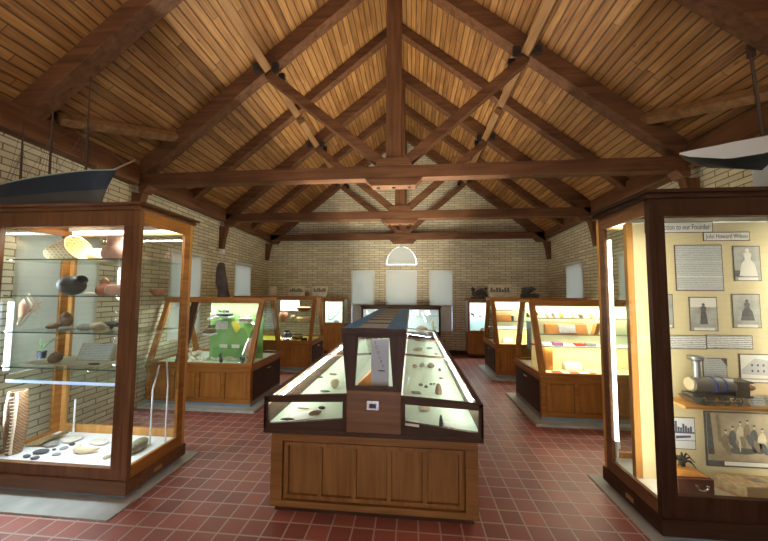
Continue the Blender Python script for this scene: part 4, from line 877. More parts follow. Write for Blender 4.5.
m.build('arms', BLACK, t, smooth=40); MB().blob(c0, (.03, .025, .022), 2, .2).box(c0 + Vector((-.012, -.012, -.038)), c0 + Vector((.012, .012, 0))).build('body', BLACK, t, smooth=40)
t = thing('old_book', (2.42, 2.43, zb_), 'large closed old book with a patterned tan cover on the case floor', 'book')
q_ = [(2.20, 2.50), (2.58, 2.51), (2.66, 2.385), (2.29, 2.36)]; bk = MB().prism(q_, 'Z', zb_, zb_ + .006).prism(q_, 'Z', zb_ + .080, zb_ + .088).hull8([(2.199, 2.50, zb_ + .006), (2.289, 2.36, zb_ + .006), (2.289, 2.36, zb_ + .080), (2.199, 2.50, zb_ + .080)], [(2.205, 2.50, zb_ + .006), (2.295, 2.36, zb_ + .006), (2.295, 2.36, zb_ + .080), (2.205, 2.50, zb_ + .080)])
bk.build('cover', plain('book_cover', (.50, .37, .22), .7, var=.3, scale=40), t)
MB().prism([(2.206, 2.498), (2.576, 2.505), (2.652, 2.389), (2.296, 2.366)], 'Z', zb_ + .006, zb_ + .080).build('page_block', plain('old_pages', (.42, .26, .14), .8), t)
MB().prism([(2.38, 2.47), (2.46, 2.47), (2.49, 2.42), (2.41, 2.42)], 'Z', zb_ + .088, zb_ + .089).build('cover_emblem', GREYST, t)
# ---- island case ---------------------------------------------------------------
def isl(px, py, side):
    """point on the sloping island floor"""
    p = at_z(px, py, .69); s = 1 if side == 'L' else -1
    xo = X0 if side == 'L' else X1; xi = G0 if side == 'L' else G1
    for _ in range(6):
        zz = .656 + .06 * (p.x - xo - s * .021) / (xi - xo - s * .021); p = at_z(px, py, zz)
    p.z = zz + .001; return p
Rg = 'stones in the right half of the island case'; Lg = 'objects in the left half of the island case'
for i, (px, py, r, mt, lb) in enumerate([
        (438.5, 392, (.030, .025, .07), BRNST, 'upright brown bell shaped stone on the right island floor'), (441, 424, (.013, .013, .055), DKST, 'small dark pointed stone standing by the white card'),
        (424, 409, (.045, .03, .025), TANST, 'tan curled carving behind the end window of the island case'), (421, 384, (.02, .015, .012), DKST, 'leftmost of the tiny dark flints in the island case'), (426, 386, (.018, .014, .012), DKST, 'middle one of the tiny dark flints in the island case'),
        (431, 383, (.016, .014, .010), DKST, 'tiny dark flint nearest the bell shaped stone'), (434, 382.5, (.014, .012, .009), DKST, 'tiniest dark flint beside the bell shaped stone'), (441, 377, (.022, .02, .012), GREYST, 'flat grey disc beyond the bell shaped stone'),
        (415, 366, (.03, .03, .025), BRNST, 'brown lump at the left of the row beyond the flints'), (422, 365, (.034, .03, .032), GREYST, 'grey lump in the row beyond the flints'), (431, 366, (.04, .03, .032), BRNST, 'largest brown lump in the row beyond the flints'), (440, 369, (.02, .03, .018), DKST, 'dark lump at the right end of the row beyond the flints'),
        (418, 349, (.10, .05, .03), GRNST, 'long mottled stone lying in the second bay of the island case'), (430, 347, (.06, .04, .02), GREYST, 'thin grey stone at the far side of the second bay'), (436, 352.5, (.03, .03, .01), DKST, 'small dark disc in the second bay of the island case'),
        (421, 339, (.12, .06, .03), DKST, 'dark flat stone in the third bay of the island case'), (429, 337, (.06, .06, .03), GREYST, 'grey stone in the third bay of the island case')]):
    p = isl(px, py + 2, 'R')
    if r[2] > .05: pot('pointed_stone', lb, 'stone', p, [(0, 0), (r[0] * 1.1, 0), (r[0] * 1.15, r[2] * .3), (r[0] * .9, r[2] * .9), (r[0] * .55, r[2] * 1.3), (0, r[2] * 1.45)], mt, 14, group=Rg); continue
    stone('carved_stone', lb, 'stone', p, r, mt, 70 + i, random.uniform(-30, 30), .18, Rg)
for i, (px, py, r, rz, mt, lb) in enumerate([
        (315, 414, (.055, .02, .016), 35, BRNST, 'dark shoe shaped stone behind the left end window'), (322, 408, (.03, .018, .012), 0, DKST, 'small dark ring stone above the shoe shaped stone'), (288, 419.5, (.055, .012, .010), 0, DKST, 'long dark blade low in the left end window'),
        (303, 408, (.055, .010, .008), 0, TANST, 'slender tan point behind the left end window'), (320, 377, (.035, .014, .01), 10, DKST, 'little dark point by the outer rail of the left half'), (335, 387, (.045, .045, .05), 0, TANST, 'round tan stone in the corner by the gallery'),
        (325, 391, (.05, .01, .008), 0, DKST, 'thin dark blade in front of the round tan stone'), (333, 374, (.05, .02, .012), 0, GREYST, 'grey blade further back by the gallery')]):
    p = isl(px, py + 1, 'L'); stone('stone_tool', lb, 'stone tool', p, r, mt, 90 + i, rz, .12, Lg)
def flatcard(name, lab, side, px, py, w, d, mat=PAPER, rz=0):
    p = isl(px, py, side); m = MB().box((p.x - w / 2, p.y - d / 2, p.z + .004), (p.x + w / 2, p.y + d / 2, p.z + .006))
    s = 1 if side == 'L' else -1; m.rot(RZ(rz) @ RY(-s * 5.5), (p.x, p.y, p.z + .004)); return tag(m.build(name, mat), lab, 'card', 'cards in the island case')
flatcard('white_card', 'white card beside the small dark pointed stone', 'R', 449, 425, .07, .09, PAPER, 0)
flatcard('printed_card', 'pale printed card at the inner end of the right end window', 'R', 412, 424, .10, .10, PAPER, 0)
flatcard('printed_card', 'long white paper sheet across the left end of the island case', 'L', 303, 416, .20, .16, PAPER, 12)
flatcard('dark_card', 'dark picture card by the gallery in the right half', 'R', 416, 393, .09, .07, DKST, 10)
t = thing('gallery_sign', (-.235, 2.32, .916), 'tall grey card with dark lettering down it inside the gallery', 'sign')
x0, x1, z0, z1 = cpos(371, 339, 389, 388, 2.33); MB().box((x0, 2.33, .917), (x1, 2.335, z1)).build('card', plain('grey_card', (.42, .42, .44), .7), t)
for i, ch in enumerate('SCULPT'):
    M = facing.copy(); M.translation = Vector((x0 + .030 + i * .012, 2.3285, z1 - .03 - i * .036)); cast(ch, .034, INK, t, M)
MB().box((x0 + .055, 2.328, z0 + .125), (x0 + .105, 2.33, z0 + .135)).build('dash', INK, t)
tag(MB().prism([(x0 - .12, .916), (x0 - .005, .916), (x0 - .005, 1.03)], 'Y', 2.40, 2.55).build('amber_wedge', AMBER), 'amber triangular block beside the grey gallery sign', 'wooden block')
# ---- green-backed case ---------------------------------------------------------
zf = .6; gy = 4.60
def pin(px, py, Y=gy): p = at_y(px, py, Y); return p
Gg = 'carvings mounted on the green backing'
for i, (px, py, r, mt, lb, cat) in enumerate([
        (213, 313, (.05, .05, .09), LTST, 'small pale figurine mounted at the upper left of the green backing', 'carving'), (224, 313, (.13, .07, .06), DKST, 'dark blue grey boat shaped carving mounted high on the green backing', 'carving'),
        (245, 317, (.10, .07, .07), LTST, 'pale lumpy carving mounted right of the yellow map', 'carving'), (260, 310, (.05, .05, .06), LTST, 'pale carving at the upper right corner of the green backing', 'carving'),
        (210, 329, (.08, .06, .08), BRNST, 'dark brown squat carving mounted below the pale figurine', 'carving')]):
    p = pin(px, py, gy - .09); t = thing('mounted_carving', p, lb, cat, Gg)
    cb_ = MB().blob(p - Vector((0, 0, r[2] * .35)), (r[0], r[1], r[2] * .5), 110 + i, .3); rr_ = random.Random(i)
    for k in range(5): cb_.blob(p + Vector((rr_.uniform(-.7, .7) * r[0], rr_.uniform(-.3, .3) * r[1], rr_.uniform(-.2, .7) * r[2])), (r[0] * rr_.uniform(.15, .35), r[1] * .5, r[2] * rr_.uniform(.2, .45)), k, .3, sub=2)
    cb_.build('body', mt, t, smooth=80)
    MB().box((p.x - r[0] * .9, gy - .16, p.z - r[2] - .012), (p.x + r[0] * .9, gy - .001, p.z - r[2] * .85)).build('bracket', WHITE, t)
card('small_label', 'pale square label below the dark boat shaped carving', 'label', *cpos(216, 321, 228, 329, gy), gy - .001, PRINT)
a, b, c, d = cpos(231, 320, 241, 333, gy)
tag(MB().prism([(a, d - .04), (a + (b - a) * .6, d), (b, c + (d - c) * .4), (a + (b - a) * .6, c), (a + (b - a) * .2, c + (d - c) * .45)], 'Y', gy - .008, gy - .001).build('yellow_map', plain('yellow_card', (.75, .62, .08), .7)), 'yellow map shape pinned to the green backing', 'map')
a, b, c, d = cpos(243, 324, 255, 338, gy)
tag(MB().prism([(a, d), (b, d - .03), (a + (b - a) * .45, c)], 'Y', gy - .008, gy - .001).build('pale_green_map', plain('lime_card', (.35, .68, .18), .7)), 'lime green triangular map shape beside the yellow one', 'map')
zs = .605
for px, py, py1, r, mt, nm, lb in [(220, 361, 351, .035, DKST, 'dark_figurine', 'small black figurine standing at the front of the green backed case'), (242, 361, 352, .05, DKST, 'dark_figurine', 'black crouching figurine near the corner of the green backed case')]:
    p = at_y(px, py, 4.26); stone(nm, lb, 'figurine', (p.x, 4.26, .599), (r, .03, .075), mt, 130 + px, 0, .35)
p = at_y(251, 348, 4.45); stone('pink_stone', 'tall pink stone beside the leaning post of the green backed case', 'stone', (p.x, 4.45, .599), (.08, .07, .17), PINK, 133, 0, .12)
random.seed(21)
adj = ['largest pale shell', 'whitest conch shell', 'tan striped shell', 'small spiral shell', 'broken pale shell', 'long pointed shell', 'fan shaped shell']
for i in range(7):
    px = 187 + i * 2.6; p = at_y(px, 352 - (i % 3) * 5, 4.35 + (i % 3) * .1)
    stone('sea_shell', '%s heaped at the left end of the green backed case' % adj[i], 'shell', (p.x, 4.30 + (i % 3) * .12, .599 + 0.0), (.045 + .02 * (i == 0), .05, .045 + .018 * (i % 3)), (SHELL, TANST, LTST)[i % 3], 140 + i, i * 30, .35, 'shells in the green backed case')
adj = ['leftmost low white carving', 'second low white carving', 'low white carving under the yellow map', 'low white carving below the lime map']
for i in range(4):
    p = at_y(200 + i * 13, 357, 4.3); stone('white_carving', '%s on the green backed case floor' % adj[i], 'carving', (p.x, 4.42, .599), (.09, .05, .03), LTST, 150 + i, i * 20, .3, 'low white carvings')
t = thing('glass_step', (-2.85, 4.40, .60), 'clear glass step in front of the green backing', 'glass shelf')
MB().box((-2.98, 4.30, .80), (-2.56, 4.55, .808)).build('shelf', SHELFG, t)
for q in (-2.97, -2.59): MB().box((q, 4.31, .601), (q + .008, 4.54, .80)).build('support', SHELFG, t)
for i, (px, lb) in enumerate(((224, 'first white tag'), (236, 'second white tag'))):
    p = at_y(px, 340, 4.36); tag(MB().box((p.x - .06, 4.35, .809), (p.x + .06, 4.354, .86)).build('white_tag', PAPER), '%s on the clear glass step, counted from the shells' % lb, 'label', 'tags on the glass step')
pts = [(p_, q_) for p_, q_ in ((0, 0), (.12, .10), (.25, .06), (.42, .14))]
# ---- yellow-cloth case ---------------------------------------------------------
def shelf_in(t, xa, xb, y0, y1, z, name='glass_shelf'):
    return MB().box((xa, y0, z), (xb, y1, z + .008)).build(name, SHELFG, t)
shelf_in(L2, -3.7, -2.15, 6.45, 6.85, .98); shelf_in(L2, -3.7, -2.15, 6.5, 6.8, 1.22)
YC = (6.35, .60)
p = at_y(287, 335, 6.4)
pot('dark_pot', 'dark round pot on the yellow cloth', 'pot', (p.x, 6.4, .60), [(0, 0), (.06, 0), (.11, .06), (.12, .12), (.08, .17), (.05, .19), (.06, .22), (.05, .22), (0, .18)], BCLAY)
for i, (px, lv, w_, h_, mt, nm, lb) in enumerate([(283, .988, .10, .20, CLAY, 'red_jug', 'red patterned jug on the middle shelf of the far left case'), (292, .988, .06, .14, TANST, 'tan_figure', 'tan figure standing behind the dark round pot'), (303, 1.228, .17, .10, WICK, 'wicker_basket', 'wide wicker basket high in the far left case'),
                                                  (303, .988, .16, .11, STRAW, 'straw_basket', 'pale straw basket on the middle shelf of the far left case'), (297, .60, .14, .10, WICK, 'brown_basket', 'brown basket on the yellow cloth behind the pot')]):
    p = at_y(px, 330, 6.6); pot(nm, lb, 'basket' if 'basket' in nm else 'pottery', (p.x, 6.62, lv + .001), [(0, 0), (w_ * .6, 0), (w_ * .95, h_ * .5), (w_, h_ * .8), (w_ * .8, h_), (w_ * .7, h_), (w_ * .7, h_ * .5), (0, h_ * .2)], mt, 18)
p = at_y(303, 343, 6.3); tag(MB().box((p.x - .05, 6.30, .60), (p.x + .08, 6.34, .68)).build('black_box', BLACK, bevel=.003), 'small black box at the corner of the yellow cloth', 'box')
for i, px in enumerate((281, 290, 298)):
    p = at_y(px, 342, 6.32); tag(MB().box((p.x - .06, 6.28, .60), (p.x + .06, 6.36, .604)).build('yellow_label', PAPER), ['white slip lying by the leaning post, yellow cloth', 'white slip lying under the dark pot, yellow cloth', 'white slip lying beside the black box, yellow cloth'][i], 'label', 'slips on the yellow cloth')
p = at_y(291, 318, 6.8); card('pale_poster', 'tall pale poster standing at the back of the far left case', 'poster', p.x - .22, p.x + .22, 1.232, 1.47, 6.72, PHL)
# ---- corner cases ----------------------------------------------------------------
t = thing('curved_scythe', (-2.08, 8.2, .86), 'long curved black blade hanging against pale green in the corner case', 'scythe')
MB().tube([(-2.27, 8.2, .90), (-2.18, 8.2, .92), (-2.05, 8.2, 1.05), (-1.95, 8.2, 1.20), (-1.88, 8.2, 1.36)], .012).build('blade', BLACK, t, smooth=40)
MB().tube([(-2.27, 8.2, .90), (-2.28, 8.2, 1.1), (-2.24, 8.2, 1.30)], .010).build('shaft', BRNST, t, smooth=40)
tag(MB().tube([(-2.28, 8.25, 1.36), (-2.12, 8.25, 1.33), (-1.95, 8.25, 1.35)], .012).build('pale_rod', LTST), 'pale curved rod above the black blade in the corner case', 'rod')
stone('corner_stone', 'dark lump on the floor of the left corner case', 'stone', (-2.05, 8.15, .812), (.09, .06, .04), DKST, 160)
MB().box((1.475, 8.05, 1.02), (1.985, 8.3, 1.028)).build('glass_shelf', SHELFG, R3)
for i, (x, z, r, mt, lb) in enumerate([(1.62, 1.028, (.06, .05, .07), DKST, 'dark bird shaped lump on the shelf of the pale blue case'), (1.82, 1.028, (.05, .05, .05), GREYST, 'grey lump on the shelf of the pale blue case'), (1.65, .655, (.08, .05, .04), LTST, 'pale stone on the floor of the pale blue case'), (1.85, .655, (.07, .05, .06), BRNST, 'brown stone on the floor of the pale blue case')]):
    stone('small_carving', lb, 'carving', (x, 8.18, z), r, mt, 165 + i, 0, .3)
# low case under the arch
for i, (px, z, r, mt, lb) in enumerate([(366, 1.049, (.06, .05, .10), SHELL, 'white figure at the left end of the low wide case'), (374, 1.049, (.07, .05, .05), SHELL, 'low white figure next to the left one in the low wide case'), (417, 1.049, (.05, .05, .09), SHELL, 'left one of two white figures high on the right of the low wide case'), (427, 1.049, (.08, .05, .08), SHELL, 'right one of two white figures high on the right of the low wide case'),
                                        (421, .613, (.22, .05, .17), BRNST, 'large brown rock relief in the low wide case'), (438, .613, (.06, .05, .20), TANST, 'slim tan statue by the right end of the low wide case')]):
    p = at_y(px, 318, 8.1); stone('pale_statue' if 'white' in lb else 'case_statue', lb, 'statue', (min(p.x, .60), 8.12, z), r, mt, 175 + i, 0, .28)
# ---- right counter cases -----------------------------------------------------------
def fill_right(t, xa, y0, y1, zb, tier, who):
    ym = (y0 + y1) / 2; xw = xa + 1.55
    MB().box((xa + .08, ym - .02, zb - .02), (xw, ym - .005, 1.49)).build('back_panel', PALE, t)
    for z, d in ((1.30, .10), (1.08, .16)):
        MB().box((xa + .10, ym - .02 - d, z), (xw, ym - .021, z + .008)).build('glass_shelf', SHELFG, t); MB().box((xa + .10, ym - .024 - d, z - .001), (xw, ym - .02 - d, z + .009)).build('shelf_edge', EDGEG, t)
    MB().box((xa + .10, ym - .29, .93), (xw, ym - .021, .945)).build('lower_shelf', plain('grey_shelf', (.55, .58, .60), .4), t)
    area('shelf_fill', ((xa + xw) / 2, ym - .20, .92), (1.3, .05), 3.2, (1, .90, .58)); area('shelf_fill', ((xa + xw) / 2, ym - .30, 1.05), (1.3, .03), 1.6, (1, .93, .7))  # area lights added under the shelves to brighten the panel
fill_right(R1, 1.65, 4.10, 5.08, .62, 0, 'near'); fill_right(R2, 1.62, 6.06, 7.0, .66, 0, 'far')
order = ['first', 'second', 'third', 'fourth', 'fifth', 'sixth', 'seventh', 'eighth']
for i, px in enumerate((529, 538, 547, 554, 563, 574, 582, 592)):
    p = at_y(px, 320, 4.50); stone('top_shelf_carving', '%s brown carving on the top shelf of the near right case, from the leaning post' % order[i], 'carving', (p.x, 4.52, 1.309), (.035, .028, .045 + .01 * (i % 3)), (BRNST, AMBER, TANST)[i % 3], 200 + i, 0, .4, 'brown carvings on the top shelf')
def amber_display(x0, x1, y, z, h, lab, sheet=True):
    t = thing('amber_display_box', ((x0 + x1) / 2, y, z), lab, 'display box')
    MB().prism([(y, z), (y + .10, z), (y + .09, z + h), (y + .05, z + h)], 'X', x0, x1).build('body', AMBER, t, .003)
    w = x1 - x0
    if sheet: MB().prism([(y - .004 + .05 * .15, z + h * .15), (y + .05 * .15 - .001, z + h * .15), (y + .05 * .95 - .001, z + h * .95), (y - .004 + .05 * .95, z + h * .95)], 'X', x0 + w * .32, x0 + w * .72).build('label', PRINT, t)
    return t
x0 = at_y(546, 340, 4.42).x; x1 = at_y(588, 340, 4.42).x
amber_display(x0, x1, 4.40, 1.09, .135, 'amber box with a white label on the second shelf, near right case')
x0 = at_y(594, 340, 4.42).x; tag(MB().prism([(x0, 1.089), (x0 + .06, 1.089), (x0 + .10, 1.25), (x0 + .05, 1.25)], 'Y', 4.42, 4.50).build('amber_strip', AMBER), 'leaning amber strip at the end of the second shelf', 'wooden strip')
for i in range(6):
    p = at_y(536 + i * 11, 350, 4.34); col = (RED, PAPER, plain('violet', (.25, .1, .22), .7), PAPER, RED, GREYST)[i]
    tag(MB().box((p.x - .06, 4.32, .946), (p.x + .06, 4.40, .965 + .012 * (i % 3))).build('low_specimen_box', col, bevel=.002), ['red flat box nearest the leaning post on the grey shelf', 'white flat box next to the red one on the grey shelf', 'violet flat box on the grey shelf', 'white flat box past the violet one on the grey shelf', 'second red flat box on the grey shelf', 'grey flat box at the end of the grey shelf'][i], 'box', 'flat boxes on the grey shelf')
x0 = at_y(566, 365, 4.40).x; easel_label(x0, x0 + .22, 4.40, .60, .11, 'white label on a stand at the bottom of the near right case', PAPER)
t = tag(MB().box((at_y(546, 365, 4.40).x, 4.40, .60), (at_y(553, 365, 4.40).x, 4.50, .90)).build('amber_upright', AMBER, bevel=.003), 'amber upright block at the left of the lower level, near right case', 'wooden block')
for i in range(7):
    p = at_y(540 + i * 9, 369, 4.24); mt = (RED, PAPER)[i % 2]
    tag(MB().box((p.x - .07, 4.17, .60), (p.x + .05, 4.31, .606 + .004 * (i % 3))).build('tray_card', mt), '%s %s card along the front of the near right case floor' % (order[i], ('red', 'white')[i % 2]), 'card', 'red and white cards on the case floor')
t = thing('hanging_sheet', (1.70, 4.6, .9), 'grey blue sheet hanging inside the side glass of the near right case', 'sheet')
MB().box((1.705, 4.50, .85), (1.709, 4.68, 1.25)).build('sheet', plain('blue_grey_sheet', (.40, .48, .50), .6), t)
# far right case
for i, (px, lb) in enumerate(((492, 'first pale bottle'), (497, 'second pale bottle'), (503, 'third pale bottle'), (508, 'fourth pale bottle'), (514, 'fifth pale bottle'))):
    p = at_y(px, 310, 6.4); pot('pale_bottle', '%s along the top shelf of the far right case, from the leaning post' % lb, 'bottle', (p.x, 6.45, 1.309), [(0, 0), (.03, 0), (.03, .07), (.012, .09), (.012, .12), (0, .12)], plain('bottle_glass', (.62, .66, .58), .3), 12, group='pale bottles on the top shelf')
x0 = at_y(496, 322, 6.38).x; x1 = at_y(511, 322, 6.38).x; amber_display(x0, x1, 6.34, 1.09, .13, 'amber box on the second shelf of the far right case', False)
p = at_y(512, 314, 6.4); tag(MB().box((p.x - .04, 6.42, 1.089), (p.x + .04, 6.48, 1.19)).build('dark_tin', DKST, bevel=.003), 'small dark tin beside the amber box in the far right case', 'tin')
for i in range(4):
    p = at_y(492 + i * 7, 325, 6.3); tag(MB().box((p.x - .06, 6.28, .946), (p.x + .06, 6.36, .985)).build('grey_specimen', (GREYST, PAPER, LTST, PAPER)[i], bevel=.002), ['grey flat box on the middle shelf of the far right case', 'first white flat box, middle shelf of the far right case', 'stone coloured flat box, middle shelf of the far right case', 'last white flat box, middle shelf of the far right case'][i], 'box', 'flat boxes in the far right case')
x0 = at_y(493, 335, 6.3).x; tag(MB().box((x0 + .03, 6.32, .641), (x0 + .08, 6.40, .90)).build('red_upright', RED), 'red upright strip in the far right case', 'strip')
for i in range(3):
    p = at_y(496 + i * 8, 343, 6.2); tag(MB().box((p.x - .08, 6.13, .64), (p.x + .06, 6.24, .65)).build('red_tray', RED, bevel=.002), ['red tray next to the leaning post, far right case', 'middle red tray on the floor of the far right case', 'last red tray on the floor of the far right case'][i], 'tray', 'red trays in the far right case')
x0 = at_y(504, 335, 6.35).x; easel_label(x0, x0 + .18, 6.36, .64, .12, 'white label on a stand in the far right case', PAPER)
# ---- things on top of the cases ------------------------------------------------------
zt = 1.566
m = MB(); prof = [(.10, 0), (.085, .10), (.095, .22), (.08, .36), (.07, .46), (.055, .53), (.03, .56)]
p = at_y(223, 298, 4.6); rnd = random.Random(4); rings = []
m.lathe([(0, 0)] + prof + [(0, .565)], 16, (0, 0, 0), 1, .7)
for v in m.v:
    a = math.atan2(v.y, v.x); k = 1 + .12 * math.sin(3 * a + v.z * 9) + .06 * math.sin(7 * a - v.z * 15); v.x *= k; v.y *= k; v.x += -.05 * math.sin(v.z * 3); v += Vector((p.x, 4.6, zt))
tag(m.build('weathered_post', plain('weathered_wood', (.07, .05, .05), .85, var=.4, scale=9, bump=.8), smooth=60), 'tall dark weathered tree trunk standing on the green backed case', 'trunk')
zt2 = 1.566
p = at_y(273, 297, 6.65); pot('tan_crock', 'tan crock on the far left case, left of the leaning prints', 'crock', (p.x - .0, 6.65, zt2), [(0, 0), (.075, 0), (.085, .02), (.085, .19), (.07, .21), (.06, .21), (.06, .1), (0, .1)], plain('tan_crock', (.55, .45, .30), .7, var=.1))
p = at_y(281, 297, 6.62); tag(MB().box((p.x - .09, 6.54, zt2), (p.x + .11, 6.70, zt2 + .025)).build('white_tray', LTST, bevel=.004), 'low pale tray between the tan crock and the leaning prints', 'tray')
def print_card(px0, px1, Y, z, h, lb, dark):
    a, b = at_y(px0, 290, Y).x, at_y(px1, 290, Y).x; t = thing('leaning_print', ((a + b) / 2, Y, z), lb, 'print', 'old prints on top of the cases')
    MB().prism([(Y, z), (Y + .012, z), (Y + .05, z + h), (Y + .038, z + h)], 'X', a, b).build('board', plain('print_tan', (.55, .48, .36), .7, var=.2, scale=14), t)
    m = MB(); n = 7
    for i in range(n):
        u = a + (b - a) * (.06 + .12 * i + dark * .02); hh = h * (.18 + .16 * abs(math.sin(i * 2.1 + dark))); zz = z + h * .45
        f0 = (zz - z) / h * .038; f1 = (zz + hh - z) / h * .038
        m.prism([(Y + f0 - .004, zz), (Y + f0 - .001, zz), (Y + f1 - .001, zz + hh), (Y + f1 - .004, zz + hh)], 'X', u, u + (b - a) * .09)
    m.prism([(Y + .016 - .004, z + h * .42), (Y + .016 - .001, z + h * .42), (Y + .018 - .001, z + h * .46), (Y + .018 - .004, z + h * .46)], 'X', a + .02, b - .02)
    m.build('printed_scene', plain('print_dark', (.12, .10, .08), .7), t); return t
print_card(288.5, 304, 6.58, zt2, .225, 'tan print of buildings leaning above the far left case, next to the crock', 0)
print_card(312, 327, 6.62, zt2, .235, 'darker tan print leaning above the far left case, next to the corner case', 1)
p = at_y(307, 297, 6.6); pot('small_dark_jar', 'small dark jar between the two leaning prints', 'jar', (p.x, 6.62, zt2), [(0, 0), (.05, 0), (.06, .05), (.045, .10), (.03, .11), (0, .11)], BRNST)
for i, (px0, px1, Y, z, h, lb) in enumerate([(471, 487, 8.15, 1.506, .33, 'dark ragged iron relic over the pale blue corner case'), (521, 536, 6.5, zt2, .25, 'knobbly dark iron mechanism at the right on top of the far right case')]):
    a, b = at_y(px0, 290, Y).x, at_y(px1, 290, Y).x; m = MB(); rnd = random.Random(30 + i)
    for k in range(16):
        cx_ = rnd.uniform(a + .04, b - .04); zz = z + rnd.uniform(.03, h - .06); m.blob((cx_, Y + rnd.uniform(-.05, .05), zz), (rnd.uniform(.04, .08), .05, rnd.uniform(.03, .07)), k, .3, sub=2)
    m.box((a, Y - .06, z + .001), (b, Y + .06, z + .05))
    for v in m.v: v.z = max(v.z, z + .001)
    tag(m.build('iron_relic', plain('rusty_iron', (.07, .065, .065), .7, var=.4), smooth=60), lb, 'relic')
print_card(489, 512, 6.52, zt2, .27, 'wide brown print of dark figures leaning on the far right case', 1)
# small white sensor with cable by the bracket
t = thing('wall_sensor', (-3.88, 5.86, 2.45), 'small white box under the left wall bracket of the middle truss', 'sensor')
MB().box((-3.93, 5.80, 2.44), (-3.86, 5.87, 2.53)).build('box', WHITE, t, .004); MB().tube([(-3.92, 5.86, 2.44), (-3.925, 5.88, 2.3)], .005).build('cable', WHITE, t)
# ---- model ships -----------------------------------------------------------------------
def ship_hull(L, B, D, x0, y0, z0, sheer, n=22, stern=.72, keel_drop=.0, frac=(0, 1)):
    """lofted hull, bow at +x end; frac selects the height band"""
    rows = []
    for i in range(n + 1):
        s = i / n; wid = B / 2 * (math.sin(math.pi * min(1, (s * .86 + .14) ** .9)) ** .55 if s < 1 else 0) ; wid = max(wid * (1 - max(0, (s - .8) / .2) ** 2.2), .003)
        top = sheer(s); bot = D * (.05 + .55 * max(0, (s - .78) / .22) ** 2 + .35 * max(0, (.12 - s) / .12) ** 1.5)
        row = []
        for j in range(9):
            u = frac[0] + (frac[1] - frac[0]) * j / 8; zz = bot + (top - bot) * u; w = wid * min(1, u ** .42 if u > 0 else .02); row.append((s * L + .11 * L * max(0, (s - .75) / .25) ** 2 * (u ** 1.5 - .8) , w, zz))
        rows.append(row)
    return rows
def hull_mesh(rows, place, cap=True):
    m = MB(); n = len(rows); k = len(rows[0]); vs = []; fs = []
    for r in rows: vs += [place(x, w, z) for x, w, z in r] + [place(x, -w, z) for x, w, z in r]
    for i in range(n - 1):
        for j in range(k - 1):
            a = i * 2 * k + j; b = (i + 1) * 2 * k + j; fs += [(a, b, b + 1, a + 1), (a + k, a + k + 1, b + k + 1, b + k)]
        a = i * 2 * k; b = (i + 1) * 2 * k
        fs += [(a + k - 1, b + k - 1, b + 2 * k - 1, a + 2 * k - 1), (a, a + k, b + k, b)]
    fs.append(tuple(range(k)) + tuple(range(2 * k - 1, k - 1, -1))); e = (n - 1) * 2 * k; fs.append(tuple(e + q for q in list(range(2 * k - 1, k - 1, -1))[::-1])[::-1] + tuple(e + q for q in range(k))) if False else None
    return m.add(vs, fs)
HX = -3.80; HY = 2.42; HZ = 2.393 + .012
t = thing('model_ship', (-3.2, HY, 2.392), 'dark blue three masted model ship on the left tall case', 'model ship', 'model ships on the tall cases')
ang = 0.0
def pl1(x, y, z): return (HX + x * math.cos(ang) - y * math.sin(ang), HY + x * math.sin(ang) + y * math.cos(ang), HZ + z)
sh = lambda s: .19 + .15 * s
NAVY = plain('navy_paint', (.012, .028, .055), .35); GUN = plain('dark_grey_paint', (.07, .07, .075), .45)
hull_mesh(ship_hull(1.12, .20, .05, 0, 0, 0, sh, frac=(.45, 1)), pl1).build('upper_hull', NAVY, t, smooth=50)
hull_mesh(ship_hull(1.12, .20, .05, 0, 0, 0, sh, frac=(0, .45)), pl1).build('lower_hull', GUN, t, smooth=50)
rail = []; 
for q in (1, -1): MB().tube([pl1(r[-1][0], q * r[-1][1], r[-1][2] + .004) for r in ship_hull(1.12, .20, .05, 0, 0, 0, sh)], .006, 6).build('rail', plain('pale_green_grey', (.34, .42, .38), .6), t, smooth=50)
for q0, q1, q2, q3 in ((.24, .40, .205, .245), (.62, .78, .26, .305)): MB().box(pl1(q0, -.02, q2), pl1(q1, .03, q3)).build('deck_house', plain('pale_green_grey', (.34, .42, .38), .6), t, .003)
MB().bar(pl1(.25, 0, -.005), pl1(1.12, 0, -.005), .10, .012).build('cradle', BLACK, t)
MB().tube([pl1(1.10, 0, .335), pl1(1.32, 0, .425)], [.009, .005], 8).build('bowsprit', plain('spar', (.30, .22, .15), .6), t)
masts = [(.17, .70), (.47, .92), (.84, 1.10)]; SP = plain('dark_spar', (.06, .035, .025), .6)
for x, h in masts: MB().tube([pl1(x, 0, .15), pl1(x - .01, 0, .15 + h * .5), pl1(x - .02, 0, .15 + h)], [.011, .008, .004], 8).build('mast', SP, t, smooth=50)
ROPE = plain('rigging_rope', (.10, .08, .07), .8); rg = MB()
tops = [pl1(x - .02, 0, .15 + h) for x, h in masts]; mids = [pl1(x - .01, 0, .15 + h * .55) for x, h in masts]
for a, b in ((tops[2], pl1(1.32, 0, .425)), (mids[2], pl1(1.22, 0, .385)), (tops[1], mids[2]), (tops[0], mids[1]), (mids[2], pl1(.47, 0, .25)), (mids[1], pl1(.17, 0, .22)), (tops[0], pl1(0, 0, .14)), (mids[0], pl1(.02, 0, .14)), (tops[1], tops[2]), (mids[0], mids[1]), (mids[1], mids[2])): rg.tube([a, b], .0016, 4)
for x, h in masts:
    for q in (-1, 1):
        for d in (-.05, 0, .05): rg.tube([pl1(x - .01, 0, .15 + h * .6), pl1(x + d, q * .08, sh(x / 1.12))], .0014, 4)
rg.build('rigging', ROPE, t)
t = thing('model_ship', (2.6, 2.60, 2.392), 'pale grey and black model ship with one bare mast on the right tall case', 'model ship', 'model ships on the tall cases')
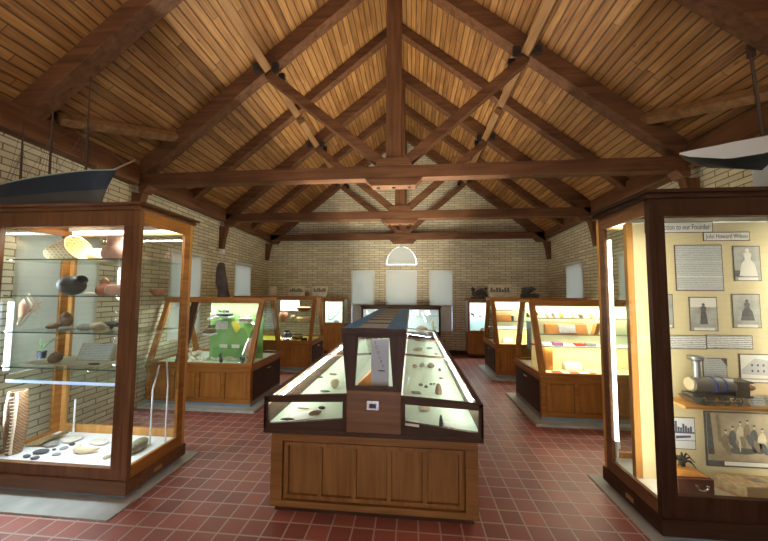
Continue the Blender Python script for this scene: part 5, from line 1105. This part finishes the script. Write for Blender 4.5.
def lerp(tab, d):
    for (a, u), (b, v) in zip(tab, tab[1:]):
        if d <= b: return u + (v - u) * max(0, (d - a)) / (b - a)
    return tab[-1][1]
TOPC = [(0, 2.815), (.2, 2.83), (.5, 2.87), (.87, 2.945), (1.3, 3.0)]; MIDC = [(0, 2.80), (.06, 2.765), (.28, 2.715), (.5, 2.74), (.87, 2.825), (1.3, 2.88)]
KEEL = [(0, 2.798), (.06, 2.762), (.28, 2.700), (.40, 2.672), (.66, 2.645), (.74, 2.565), (1.25, 2.55), (1.3, 2.62)]; WID = [(0, .004), (.1, .045), (.3, .10), (.6, .13), (1.1, .12), (1.3, .07)]
BX, BY = 2.20, 2.62
def band(ca, cb2, wa, wb):
    m = MB(); n = 26; vs = []; fs = []; k = 5
    for i in range(n + 1):
        d = 1.3 * i / n; w = lerp(WID, d); r = []
        for j in range(k): u = j / (k - 1); r.append((w * (wa + (wb - wa) * math.sin(u * math.pi / 2)), lerp(ca, d) + (lerp(cb2, d) - lerp(ca, d)) * u))
        vs += [(BX + d, BY + q, z) for q, z in r] + [(BX + d, BY - q, z) for q, z in r]
    for i in range(n):
        a, b = i * 2 * k, (i + 1) * 2 * k
        for j in range(k - 1): fs += [(a + j, b + j, b + j + 1, a + j + 1), (a + k + j, a + k + j + 1, b + k + j + 1, b + k + j)]
        fs += [(a + k - 1, b + k - 1, b + 2 * k - 1, a + 2 * k - 1), (a, a + k, b + k, b)]
    e = n * 2 * k; fs.append(tuple(e + j for j in range(k)) + tuple(e + j for j in range(2 * k - 1, k - 1, -1)))
    return m.add(vs, fs)
PG = plain('pale_hull_paint', (.60, .64, .66), .5)
band(MIDC, TOPC, .93, 1).build('upper_hull', PG, t, smooth=50)
band(KEEL, MIDC, .05, .92).build('lower_hull', plain('black_paint', (.02, .025, .028), .45), t, smooth=50)
for x in (2.80, 3.3): MB().box((x, BY - .07, 2.393), (x + .045, BY + .07, 2.68)).box((x - .02, BY - .08, 2.393), (x + .065, BY + .08, 2.41)).build('stand', PG, t, .003)
MB().tube([(2.835, BY, 2.80), (2.79, BY, 3.45), (2.745, BY, 4.02)], [.015, .011, .006], 8).box((2.765, BY - .02, 3.60), (2.80, BY + .02, 3.72)).build('mast', SP, t, smooth=50)
rg = MB()
for i in range(9): x = 2.90 + i * .045; z = lerp(TOPC, x - BX); rg.tube([(x, BY - .11, z), (x, BY - .11, z + .04)], .0025, 4)
rg.tube([(2.90, BY - .11, lerp(TOPC, .70) + .04), (3.26, BY - .11, lerp(TOPC, 1.06) + .04)], .0025, 4); rg.tube([(2.22, BY, 2.825), (2.9, BY - .10, 2.915)], .002, 4); rg.build('deck_railing', ROPE, t)
